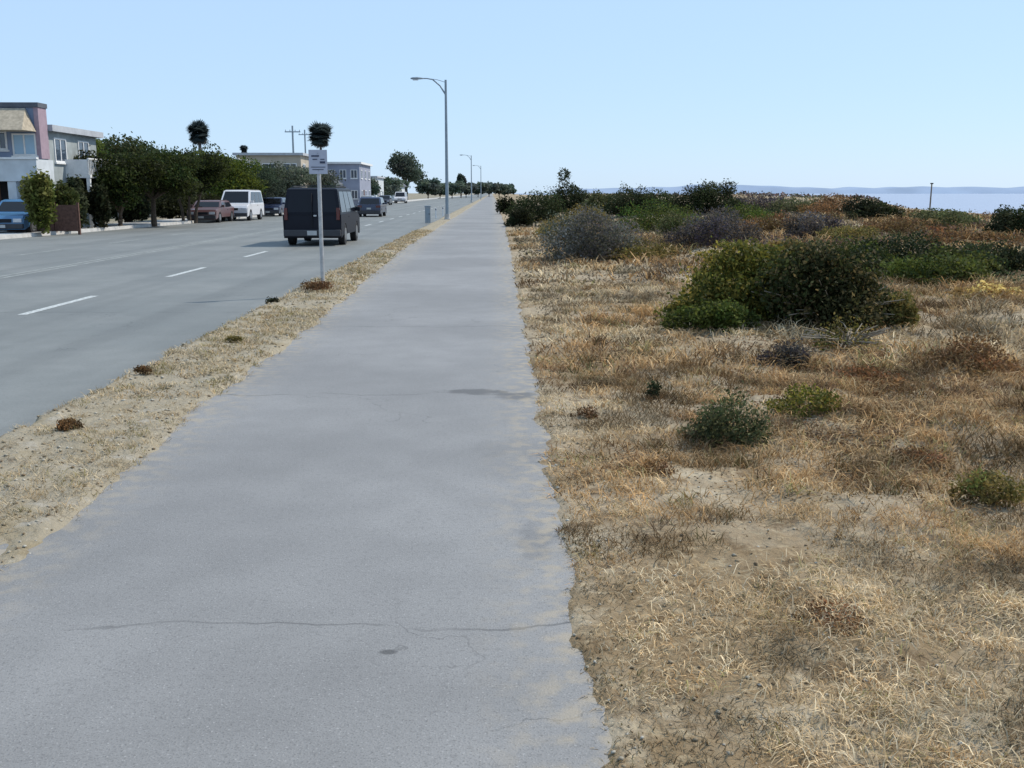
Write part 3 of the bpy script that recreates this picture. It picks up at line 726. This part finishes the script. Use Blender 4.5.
# ------------------------------------------------------------------ street furniture
def lamp(x, y, label, topz, s=1.0):
    o = empty('street_lamp', (x, y, .0), label, 'street lamp', 'street lamps on the dirt strip')
    mb = MB(); mb.tube([(0, 0, -.2), (0, 0, .35)], .17 * s, 12); mb.box(-.2, .2, -.2, .2, -.15, .06); mb.build('base', 'concrete', o, smooth=True)
    mb = MB(); mb.tube([(0, 0, .3), (0, 0, topz * .5), (0, 0, topz)], [.115 * s, .09 * s, .07 * s], 12); mb.build('pole', 'farsteel', o, smooth=True)
    mb = MB(); mb.tube([(0, 0, topz - .9), (-.35, 0, topz - .35), (-.8, 0, topz + .02), (-1.15, 0, topz + .08), (-1.45, 0, topz + .08)], [.05, .045, .04, .035, .035], 8)
    mb.tube([(0, 0, topz - .15), (-.5, 0, topz + .0), (-.9, 0, topz + .06)], .018, 6); mb.build('arm', 'farsteel', o, smooth=True)
    hd = MB()
    prof = [(-1.35, .05, .04), (-1.5, .10, .07), (-1.75, .15, .10), (-2.0, .15, .09), (-2.15, .09, .05)]
    rings = []
    for px_, w, hh in prof:
        rings.append([hd.bm.verts.new((px_, w * math.cos(a), topz + .07 + hh * math.sin(a) * (1 if math.sin(a) > 0 else .55))) for a in [k * math.pi / 5 for k in range(10)]])
    for a, b_ in zip(rings, rings[1:]):
        for k in range(10): hd.bm.faces.new((a[k], a[(k + 1) % 10], b_[(k + 1) % 10], b_[k]))
    hd.bm.faces.new(rings[0]); hd.bm.faces.new(rings[-1])
    h_ = hd.build('lamp_head', 'farsteel', o, smooth=True)
    ln = MB(); ln.box(-2.02, -1.68, -.10, .10, topz - .03, topz + .03, .02); ln.build('lens', 'head', h_)
    return o
p = at(447, 64); z = hgt(64, 80)
l0 = lamp(p.x, 64, 'nearest street lamp, tall pole with one arm reaching over the road', z)
for px, Y, lab in ((471.5, 190, 'second street lamp, faint and far behind the nearest one'), (481, 262, 'farthest faint street lamp before the path ends')):
    c = copy_tree(l0); p = at(px, Y); c.location = (p.x, Y, 0); c['label'] = lab
# road sign on a post
p = gp(323, 290, 0.0); Y = p.y; o = empty('road_sign', (p.x, Y, 0), 'small pale parking sign on a thin steel post in the dirt strip', 'road sign')
zt = hgt(Y, 150)
mb = MB(); mb.tube([(0, 0, -.3), (0, 0, zt)], .034, 10); mb.build('post', 'post', o, smooth=True)
sw, sh = .155, .40
s_ = MB(); s_.box(-sw, sw, -.045, -.039, zt - sh, zt - .0, .002); sg = s_.build('sign_panel', 'sign', o)
s_ = MB()
for (a, b_, c, d_) in ((-.11, .02, .09, .115), (-.09, -.01, .15, .165), (.04, .11, .15, .165), (.03, .12, .19, .225), (-.12, .12, .28, .292), (-.10, .09, .32, .332)):
    s_.box(a, b_, -.050, -.0475, zt - d_, zt - c)
s_.build('printed_mark', 'ink', sg)
for zz in (zt - .06, zt - .34): 
    m_ = MB(); m_.tube([(0, -.055, zz), (0, .04, zz)], .008, 6); m_.build('bolt', 'steel', sg)
# low cabinet
p = gp(428, 222, 0.0); o = empty('utility_box', (p.x, p.y, 0), 'knee high grey utility box on the dirt strip before the street lamp', 'utility box')
mb = MB(); mb.box(-.16, .16, -.14, .14, -.05, .86, .015); bd = mb.build('body', 'steel', o)
mb = MB(); mb.box(-.18, .18, -.16, .16, .862, .93, .015); mb.build('lid', 'farsteel', o)
mb = MB(); mb.box(-.12, .12, -.147, -.142, .1, .78); dr = mb.build('door', 'farsteel', o); mb = MB(); mb.box(.07, .1, -.165, -.15, .42, .5); mb.build('handle', 'dark', dr)
for px, py, lab in ((436, 217, 'short pale post right of the grey utility box'), (443, 215, 'short pale post closest to the street lamp pole')):
    p = gp(px, py, 0); o = empty('marker_post', (p.x, p.y, 0), lab, 'post', 'short posts on the dirt strip')
    mb = MB(); mb.box(-.05, .05, -.03, .03, -.1, .62, .008); mb.build('post', 'trim', o); mb = MB(); mb.box(-.035, .035, -.037, -.032, .46, .56); mb.build('reflector', 'ink', o)
# utility poles over the roofs
for px, Y, pt, lab in ((295, 120, 126, 'bare wooden utility pole left of the palm behind the sign'), (307, 150, 130, 'second hazy utility pole beside the palm behind the sign')):
    p = at(px, Y); z = hgt(Y, pt); o = empty('utility_pole', (p.x, Y, 0), lab, 'utility pole', 'utility poles over the roofs')
    mb = MB(); mb.tube([(0, 0, -.3), (0, 0, z)], [.15, .10], 8); mb.build('pole', 'farsteel', o, smooth=True)
    mb = MB(); mb.box(-.9, .9, -.05, .05, z - .75, z - .63); ca = mb.build('crossarm', 'farsteel', o)
    for xx in (-.8, -.3, .3, .8): mb = MB(); mb.tube([(xx, 0, z - .63), (xx, 0, z - .45)], .04, 6); mb.build('insulator', 'farsteel', ca)
# post on the beach
p = at(931, 70); zz = dune(p.x, 70); o = empty('beach_post', (p.x, 70, zz), 'thin dark wooden post standing by the water', 'post')
mb = MB(); mb.tube([(0, 0, -.2), (.01, 0, hgt(70, 184) - zz)], [.06, .045], 8); mb.build('shaft', 'oldwood', o, smooth=True)
mb = MB(); mb.box(-.075, .095, -.075, .075, hgt(70, 184) - zz, hgt(70, 184) - zz + .08, .01); mb.build('cap', 'dark', o)

# ------------------------------------------------------------------ houses
def window(parent, face, u, z, w, h, wall, glass='glass', frame='trim', bars=True):
    # face '-y': wall plane y = wall, u along x; '+x': plane x = wall, u along y
    def bx(mb, u0, u1, z0, z1, d0, d1):
        if face == '-y': mb.box(u0, u1, wall - d1, wall - d0, z0, z1)
        else: mb.box(wall + d0, wall + d1, u0, u1, z0, z1)
    fr = MB(); t = .07
    bx(fr, u - w / 2, u + w / 2, z, z + t, -.02, .05); bx(fr, u - w / 2, u + w / 2, z + h - t, z + h, -.02, .05)
    bx(fr, u - w / 2, u - w / 2 + t, z + t, z + h - t, -.02, .05); bx(fr, u + w / 2 - t, u + w / 2, z + t, z + h - t, -.02, .05)
    if bars: bx(fr, u - t / 2, u + t / 2, z + t, z + h - t, -.02, .045)
    f = fr.build('window', frame, parent)
    pn = MB(); bx(pn, u - w / 2 + t, u + w / 2 - t, z + t, z + h - t, -.02, .02); pn.build('pane', glass, f)
    sl = MB(); bx(sl, u - w / 2 - .06, u + w / 2 + .06, z - .08, z - .003, -.02, .1); sl.build('sill', frame, f)
    return f

# House A : nearest, two storeys, at the left picture edge; a tall flat front with a lower body behind
Y0 = 46.0
xr = at(44, Y0).x; zt = hgt(Y0, 101)
ox, oy = xr - 5, Y0
o = empty('house', (ox, Y0, 0), 'two storey blue grey house with tan roof and pale balcony at the left edge', 'house')
zb_ = hgt(48, 133)
mb = MB(); mb.box(-7, 5, 0, .75, 3.0, zt - .30); wl = mb.build('wall', 'stucco_blue', o)
mb = MB(); mb.box(-7, 4.95, .003, 6.6, -.1, zb_); mb.build('body_wall', 'stucco_pale', o)
mb = MB(); mb.box(-7.1, 5.1, -.1, .85, zt - .297, zt - .1); mb.build('parapet', 'roof_dark', o)
mb = MB(); mb.box(-7.2, 5.25, .86, 6.9, zb_ + .003, zb_ + .28); mb.build('body_roof', 'roof_grey', o)
mb = MB(); mb.box(4.86, 5.06, -.05, .80, 3.15, zt - .303); mb.build('sunlit_edge', 'stucco_sunlit', o)  # pink slab paints the sunlit right edge of the wall
zf = hgt(Y0 - 1, 131)
e0, e1 = -7.2, at(28, Y0 - 1).x - ox
pts = [(e0, -1.5, zf), (e1 + .2, -1.5, zf), (e1 + .2, -.105, zf), (e0, -.105, zf), (e0, -.105, zt - .35), (e1 - .2, -.105, zt - .35)]
mb = MB(); v = [mb.bm.verts.new(q) for q in pts]
for f in ((0, 1, 5, 4), (1, 2, 5), (0, 4, 3), (3, 2, 1, 0), (3, 4, 5, 2)): mb.bm.faces.new([v[i] for i in f])
mb.build('roof', 'roof_tan', o)
zb = hgt(Y0, 156); zw = hgt(Y0, 134) - zb
q = at(29, Y0).x - ox
window(o, '-y', q, zb, 1.05, zw, -.003, 'glassblue')
window(o, '-y', q - 1.1, zb + .25, .7, .8, -.003, 'glass')
zc0, zc1 = hgt(Y0 - 1, 181), hgt(Y0 - 1, 160)
bxr = at(46, Y0 - 1).x - ox
mb = MB(); mb.box(-7.2, bxr, -1.7, -.004, zc0 - .02, zc0 + .2); bal = mb.build('balcony', 'stucco_white', o)
mb = MB(); mb.box(-7.2, bxr, -1.7, -1.58, zc0 + .2, zc1); mb.box(bxr - .12, bxr, -1.58, -.004, zc0 + .2, zc1); mb.build('parapet', 'stucco_white', bal)
mb = MB(); mb.box(-7.2, bxr + .04, -1.76, -1.53, zc1 + .003, zc1 + .08); mb.build('coping', 'trim', bal)
for px in (20, 44):
    q = at(px, Y0 - 1).x - ox; mb = MB(); mb.box(q - .2, q + .16, -1.65, -1.3, -.1, zc0 - .023); mb.build('column', 'stucco_white', o)
q = at(5, Y0).x - ox
mb = MB(); mb.box(q - 1.6, q + .6, -.03, -.003, 0, 2.2); mb.build('garage_opening', 'dark', o)  # flat near-black panel painted as the shade in the garage opening
mb = MB(); mb.box(2.2, 3.1, -.05, -.003, 0, 2.1); dr = mb.build('door', 'redwood', o); mb = MB(); mb.box(2.3, 2.36, -.1, -.053, 1.0, 1.1); mb.build('handle', 'chrome', dr)
for yy in (2.2, 4.9): window(o, '+x', yy, 3.05, 1.3, 1.1, 4.95, 'glass'); window(o, '+x', yy, .8, 1.3, 1.2, 4.95, 'glass')
mb = MB(); mb.box(4.953, 6.1, 2.6, 6.6, 2.35, 2.5); bl = mb.build('balcony', 'trim', o)
mb = MB()
for k in range(20): mb.box(6.02, 6.06, 2.62 + k * .2, 2.66 + k * .2, 2.503, 3.2)
mb.box(6.0, 6.08, 2.6, 6.6, 3.203, 3.27); mb.box(4.953, 6.0, 2.6, 2.66, 2.503, 3.2); mb.build('railing', 'trim', bl)
for yy in (2.7, 6.4): mb = MB(); mb.box(5.9, 6.06, yy - .08, yy + .08, -.1, 2.347); mb.build('balcony_post', 'trim', bl)
# fence and planting in front of House A
p = at(40, 43.5); o = empty('fence', (p.x, 43.5, 0), 'reddish brown board fence in front of the nearest house', 'fence')
for k in range(3): mb = MB(); mb.box(-.98 + k * 1.0 - .5, -.02 + k * 1.0 - .5, -.02, .02, .05, 1.15, .005); mb.build('board_panel', 'redwood', o)
for k in range(4): mb = MB(); mb.box(-1.55 + k * 1.0, -1.45 + k * 1.0, .025, .12, -.1, 1.25); mb.build('post', 'redwood', o)
def yard_bush(px, Y, wpx, pt, c, label, base=0.0, n=5000):
    p = at(px, Y); r = wpx * Y / F / 2; h = hgt(Y, pt); o = empty('yard_shrub', (p.x, Y, 0), label, 'shrub')
    lob = [(0, 0, h * .5, r * .7, r * .7, h * .5)] + [(r * random.uniform(-.6, .6), r * random.uniform(-.6, .6), h * random.uniform(.3, .8), r * .4, r * .4, h * .25) for _ in range(7)]
    P, C = lobed(n, lob, .3, .15, base, None, c); link('foliage', leafmesh('foliage', P, .1, C), 'leaf', o)
    mb = MB(); limbs(mb, (0, 0, 0), [l[:3] for l in lob], .04, 3, 5); mb.build('stem', 'bark', o)
yard_bush(40, 42.0, 36, 172, (.10, .13, .05), 'pale green bushy shrub in front of the balcony')
yard_bush(64, 44.5, 32, 182, (.07, .10, .04), 'leafy green shrub reaching up beside the balcony column')
yard_bush(58, 46.4, 30, 192, (.035, .045, .03), 'dark shrub right of the reddish fence')
yard_bush(78, 47, 20, 178, (.05, .07, .05), 'grey green shrub against the side of the two storey house')
yard_bush(98, 48, 26, 184, (.02, .028, .018), 'black green shrub under the nearest street tree')
yard_bush(128, 58, 50, 190, (.02, .03, .02), 'dark hedge shrub behind the first street trees', n=9000)
yard_bush(168, 66, 54, 192, (.025, .035, .02), 'dark hedge shrub behind the middle street trees', n=9000)
yard_bush(205, 76, 54, 193, (.035, .045, .03), 'dark hedge shrub behind the maroon parked car', n=9000)

def simple_house(px0, px1, Y, pt, depth, wallm, roofm, label, nwin=3, storeys=2, gable=False, xr=None):
    a, b_ = at(px0, Y).x, at(px1, Y).x; h = hgt(Y, pt); w = b_ - a; cx = (a + b_) / 2
    o = empty('house', (cx, Y, 0), label, 'house')
    if gable:
        hw = h * .68; mb = MB(); mb.prism([(-w / 2, -.1), (w / 2, -.1), (w / 2, hw), (0, h - .12), (-w / 2, hw)], 'y', 0, depth); mb.build('wall', wallm, o)
        mb = MB(); mb.prism([(-w / 2 - .4, hw - .25), (0, h - .05), (w / 2 + .4, hw - .25), (w / 2 + .4, hw - .05), (0, h + .15), (-w / 2 - .4, hw - .05)], 'y', -.4, depth + .4); mb.build('roof', roofm, o)
    else:
        hw = h - .25; mb = MB(); mb.box(-w / 2, w / 2, 0, depth, -.1, hw); mb.build('wall', wallm, o)
        mb = MB(); mb.box(-w / 2 - .3, w / 2 + .3, -.3, depth + .3, hw + .003, h); mb.build('roof', roofm, o)
    for s in range(storeys):
        for k in range(nwin): window(o, '-y', -w / 2 + w * (k + .5) / nwin, .9 + s * 2.6, min(1.3, w / nwin * .6), 1.1, 0, 'glass')
        for k in range(3): window(o, '+x', depth * (k + .5) / 3, .9 + s * 2.6, 1.3, 1.1, w / 2, 'glass')
    mb = MB(); mb.box(w / 2 + .003, w / 2 + .05, depth * .30, depth * .30 + .95, -.05, 2.05); d_ = mb.build('door', 'redwood', o)
    mb = MB(); mb.box(w / 2 + .053, w / 2 + .1, depth * .30 + .1, depth * .30 + .16, .95, 1.05); mb.build('handle', 'chrome', d_)
    return o
simple_house(238, 302, 104, 153, 10, 'stucco_tan', 'roof_grey', 'flat roofed tan house behind blue green trees')
simple_house(327, 360, 132, 162, 12, 'stucco_grey', 'trim', 'lilac grey building with a white roof edge above the black van')
simple_house(196, 236, 88, 158, 9, 'stucco_white', 'roof_dark', 'pale house mostly hidden behind the street trees', gable=True)
simple_house(308, 330, 122, 172, 8, 'stucco_white', 'roof_dark', 'small gabled house left of the lilac grey building', gable=True, storeys=1, nwin=2)
simple_house(360, 376, 165, 176, 12, 'stucco_white', 'roof_grey', 'pale low house right of the lilac grey building', nwin=2, storeys=1)
simple_house(384, 400, 215, 178, 12, 'stucco_white', 'roof_dark', 'pale gabled house far away near the tall round topped tree', gable=True, nwin=2, storeys=1)

# ------------------------------------------------------------------ vehicles
def car(label, x, y, body, L_=4.5, W_=1.75, H_=1.42, belt=.88, hood=.82, gh=(.45, 1.05, 2.75, 3.45), deck=.92, clear=.2, facing=1, glass='carglass', name='parked_car', cat='car', group=None, wr=.32, wheels=(.8, 3.6), rack=False, style='car', plate=True, stripe=None, z=-.1):
    """rear bumper at local y=0, nose at y=L_. gh = rear base, rear top, front top, front base of the glasshouse"""
    o = empty(name, (x, y, z), label, cat, group, rz=0 if facing > 0 else math.pi)
    bm = bmesh.new()
    def arch(cy):
        return [(cy + (wr + .07) * math.cos(a), wr + (wr + .07) * math.sin(a)) for a in [k * math.pi / 8 for k in range(8, -1, -1)]]
    bot = clear
    def clampz(p): return [(a, max(bot, b_)) for a, b_ in p]
    low = [(0.05, bot)] + clampz(arch(wheels[0])) + clampz(arch(wheels[1])) + [(L_ - .08, bot), (L_, bot + .2), (L_ - .03, hood - .18), (L_ - .15, hood - .05)]
    low += [(gh[3], belt), (gh[0], deck if style == 'car' else belt), (.06, (deck if style == 'car' else belt) - .03), (0, .5)]
    def hw(z_):
        if z_ <= belt: return W_ / 2 * (1 - .03 * max(0, (.5 - z_) / .5) )
        return W_ / 2 * (1 - .13 * (z_ - belt) / (H_ - belt))
    n = len(low)
    A = [bm.verts.new((-hw(p[1]), p[0], p[1])) for p in low]; Bv = [bm.verts.new((hw(p[1]), p[0], p[1])) for p in low]
    bm.faces.new(A); bm.faces.new(Bv[::-1])
    for i in range(n): bm.faces.new((A[i], Bv[i], Bv[(i + 1) % n], A[(i + 1) % n]))
    bmesh.ops.bevel(bm, geom=[e for e in bm.edges if abs(e.verts[0].co.x - e.verts[1].co.x) < .2 and min(e.verts[0].co.z, e.verts[1].co.z) > .4], offset=.045, segments=2, affect='EDGES')
    # glasshouse
    def ring(z_, ya, yb): w = hw(z_) - .02; return [bm.verts.new(q) for q in ((-w, ya, z_), (w, ya, z_), (w, yb, z_), (-w, yb, z_))]
    r0 = ring(belt - .04, gh[0], gh[3]); r1 = ring(H_ - .06, gh[1] - .05 if style == 'car' else gh[1], gh[2] + .06); w = hw(H_) - .12
    r2 = [bm.verts.new(q) for q in ((-w, gh[1] + .1, H_), (w, gh[1] + .1, H_), (w, gh[2] - .08, H_), (-w, gh[2] - .08, H_))]
    for a, b_ in ((r0, r1), (r1, r2)):
        for i in range(4): bm.faces.new((a[i], a[(i + 1) % 4], b_[(i + 1) % 4], b_[i]))
    bm.faces.new(r2); bm.faces.new(r0[::-1])
    bmesh.ops.recalc_face_normals(bm, faces=bm.faces)
    me = bpy.data.meshes.new('body'); bm.to_mesh(me); bm.free(); bd = link('body', me, body, o); me.shade_smooth(); me.set_sharp_from_angle(angle=R(32))
    za, zb_ = belt + .03, H_ - .13
    def ylin(z_, i, j): t = (z_ - (belt - .04)) / ((H_ - .06) - (belt - .04)); return i + (j - i) * t
    def rear(z_): return ylin(z_, gh[0], gh[1] - .05 if style == 'car' else gh[1])
    def front(z_): return ylin(z_, gh[3], gh[2] + .06)
    def sidepanel(s, f0, f1, nm):
        def P(f, z_, off): ya = rear(z_) + .13; yb = front(z_) - .16; return (s * (hw(z_) - .02 + off), ya + (yb - ya) * f, z_)
        mb = MB(); q = [(f0, za), (f1, za), (f1, zb_), (f0, zb_)]
        va = [mb.bm.verts.new(P(f, z_, -.01)) for f, z_ in q]; vb = [mb.bm.verts.new(P(f, z_, .012)) for f, z_ in q]
        mb.bm.faces.new(va); mb.bm.faces.new(vb)
        for i in range(4): mb.bm.faces.new((va[i], va[(i + 1) % 4], vb[(i + 1) % 4], vb[i]))
        mb.build(nm, glass, o)
    nwin = 3 if style != 'car' else 2
    for s in (-1, 1):
        for k in range(nwin): sidepanel(s, k / nwin + .015, (k + 1) / nwin - .015, 'side_window')
    for nm, fn, sg in (('rear_window', rear, -1), ('windscreen', front, 1)):
        mb = MB(); zt_ = H_ - .10; z0_ = belt + .04
        q = [(-1, z0_), (1, z0_), (1, zt_), (-1, zt_)]
        va = [mb.bm.verts.new((a * (hw(z_) - .12), fn(z_) - sg * .02, z_)) for a, z_ in q]; vb = [mb.bm.verts.new((a * (hw(z_) - .12), fn(z_) + sg * .012, z_)) for a, z_ in q]
        mb.bm.faces.new(va); mb.bm.faces.new(vb)
        for i in range(4): mb.bm.faces.new((va[i], va[(i + 1) % 4], vb[(i + 1) % 4], vb[i]))
        mb.build(nm, glass, o)
    for s in (-1, 1):
        for cy in wheels:
            xo = s * (W_ / 2 - .01); mb = MB(); mb.tube([(xo, cy, wr), (xo - s * .21, cy, wr)], wr, 20); wh = mb.build('wheel', 'tyre', o, smooth=True)
            mb = MB(); mb.tube([(xo + s * .012, cy, wr), (xo - s * .05, cy, wr)], wr * .6, 14); mb.build('rim', 'rim', wh, smooth=True)
        hl = belt - .10 if style == 'car' else belt - .12
        tz0, tz1 = (deck - .24, deck - .08) if style == 'car' else (belt - .22, belt + .18)
        tw = .3 if style == 'car' else .11
        xs = sorted((s * (W_ / 2 - .05), s * (W_ / 2 - .05 - tw))); mb = MB(); mb.box(xs[0], xs[1], -.015, .05, tz0, tz1, .01); mb.build('tail_light', 'tail', o)
        xs = sorted((s * (W_ / 2 - .08), s * (W_ / 2 - .42))); mb = MB(); mb.box(xs[0], xs[1], L_ - .10, L_ + .012, hood - .32, hood - .17, .015); mb.build('headlight', 'head', o)
        xs = sorted((s * (W_ / 2 - .02), s * (W_ / 2 + .17))); mb = MB(); mb.box(xs[0], xs[1], gh[3] - .38, gh[3] - .26, belt + .02, belt + .17, .02); mb.build('mirror', body, o)
        mb = MB(); yc = (gh[0] + gh[3]) / 2; xs = sorted((s * (W_ / 2 - .01), s * (W_ / 2 + .018))); mb.box(xs[0], xs[1], yc - .2, yc - .06, belt - .16, belt - .125); mb.build('handle', 'bumper', o)
    mb = MB(); mb.box(-W_ / 2 + .02, W_ / 2 - .02, -.09, .06, clear + .06, clear + .28, .03); mb.build('bumper', 'bumper', o)
    mb = MB(); mb.box(-W_ / 2 + .02, W_ / 2 - .02, L_ - .07, L_ + .08, clear + .04, clear + .24, .03); mb.build('bumper', 'bumper', o)
    mb = MB(); mb.box(-.38, .38, L_ - .09, L_ + .006, hood - .33, hood - .18, .01); mb.build('grille', 'dark', o)
    mb = MB(); mb.box(-.16, .16, -.12 if style != 'car' else -.02, -.094 if style != 'car' else .01, clear + .10 if style != 'car' else .55, clear + .25 if style != 'car' else .68, .004); mb.build('number_plate', 'plate', o)
    mb = MB(); mb.box(-.16, .16, L_ + .083, L_ + .10, clear + .08, clear + .2, .004); mb.build('number_plate', 'plate', o)
    return o
# black van driving away
vx = (gp(283, 246, -.1).x + gp(343, 246, -.1).x) / 2; vy = gp(310, 246, -.1).y
v = car('black van driving away in the near lane behind the sign post', vx, vy, 'black_paint', L_=4.8, W_=1.95, H_=1.93, belt=1.08, hood=1.02, gh=(.03, .20, 3.35, 4.0), clear=.26, wheels=(.95, 3.85), wr=.36, style='van', name='van', cat='van', glass='tintglass')
mb = MB()
mb.box(-.012, .012, -.012, .05, .6, 1.75); mb.build('door_seam', 'dark', v)
mb = MB(); mb.box(.06, .16, -.045, -.0, .98, 1.03); mb.build('door_handle', 'chrome', v)
mb = MB()
for s in (-.72, .72): mb.box(s - .02, s + .02, .6, 3.0, 1.95, 1.98)
for q in (.7, 1.7, 2.8): mb.box(-.72, .72, q, q + .04, 1.983, 2.0)
mb.build('roof_rack', 'bumper', v)
# moving car ahead
p = gp(369, 217, -.1); car('dark blue car driving away ahead of the black van', p.x, p.y, 'navy_paint', H_=1.45, name='car', cat='car')
PC = 'cars parked along the far kerb'
def pcx(y): return kerb_far(y) - .0 + 1.15
car('charcoal parked car in the shade of the nearest street tree', kerb_far(50) - 3.2, 52.5, 'charcoal_paint', facing=-1, group=PC, z=-.0 + .0) 
Yc = gp(205, 223, -.1).y; car('low maroon parked car left of the white van', at(200, Yc).x, Yc + 4.5, 'maroon_paint', facing=-1, group=PC, H_=1.32)
Yc = gp(238, 221, -.1).y; car('white parked van with dark windscreen, tallest of the parked row', at(231, Yc).x, Yc + 4.8, 'white_paint', L_=4.8, W_=1.95, H_=1.95, belt=1.1, hood=1.0, gh=(.03, .2, 3.2, 4.0), clear=.26, wheels=(.95, 3.85), wr=.36, style='van', name='parked_van', cat='van', facing=-1)
Yc = gp(266, 216.5, -.1).y; car('navy parked car just left of the black van', at(267, Yc).x, Yc + 4.5, 'navy_paint', facing=-1, group=PC)
for Y, c, lab, st in ((86, 'silver_paint', 'silver parked car partly behind the black van', 'car'), (128, 'silver_paint', 'silver parked car seen right of the dark blue car', 'car'), (150, 'charcoal_paint', 'small charcoal parked car before the farthest white van', 'car'),
                  (176, 'white_paint', 'farthest white van parked down the road', 'van')):
    if st == 'van': car(lab, -15.9, Y + 4.8, c, L_=4.8, W_=1.95, H_=1.95, belt=1.1, hood=1.0, gh=(.03, .2, 3.2, 4.0), clear=.26, wheels=(.95, 3.85), wr=.36, style='van', name='parked_van', cat='van', facing=-1)
    else: car(lab, -15.9, Y + 4.5, c, facing=-1, group=PC)
p = at(4, 42); car('light blue car on the drive of the nearest house', p.x - .1, 46.3, 'blue_paint', facing=-1, H_=1.42, z=-.03)

# ------------------------------------------------------------------ light
AZ, EL = R(62), R(48)
s = Vector((math.sin(AZ) * math.cos(EL), math.cos(AZ) * math.cos(EL), math.sin(EL)))
sun = bpy.data.lights.new('sun', 'SUN'); sun.energy = 4.3; sun.angle = R(.5); sun.color = (1, .92, .80)
so = bpy.data.objects.new('sun', sun); COL.objects.link(so); so.rotation_euler = s.to_track_quat('Z', 'Y').to_euler()
wd = bpy.data.worlds.new('World'); scn.world = wd; wd.use_nodes = True
N = wd.node_tree.nodes; L = wd.node_tree.links; bg = N['Background']
sk = N.new('ShaderNodeTexSky'); sk.sky_type = 'NISHITA'; sk.sun_disc = False; sk.sun_elevation = EL; sk.sun_rotation = AZ
sk.air_density = 1.0; sk.dust_density = .3; sk.ozone_density = 3.0; sk.altitude = 0
mx = N.new('ShaderNodeMix'); mx.data_type = 'RGBA'; mx.inputs[0].default_value = .68      # thin marine haze over the clear sky
L.new(sk.outputs[0], mx.inputs[6]); mx.inputs[7].default_value = (5.5, 7.8, 10.8, 1)
L.new(mx.outputs[2], bg.inputs[0]); bg.inputs[1].default_value = .11
scn.view_settings.view_transform = 'Standard'; scn.view_settings.look = 'None'; scn.view_settings.exposure = 0
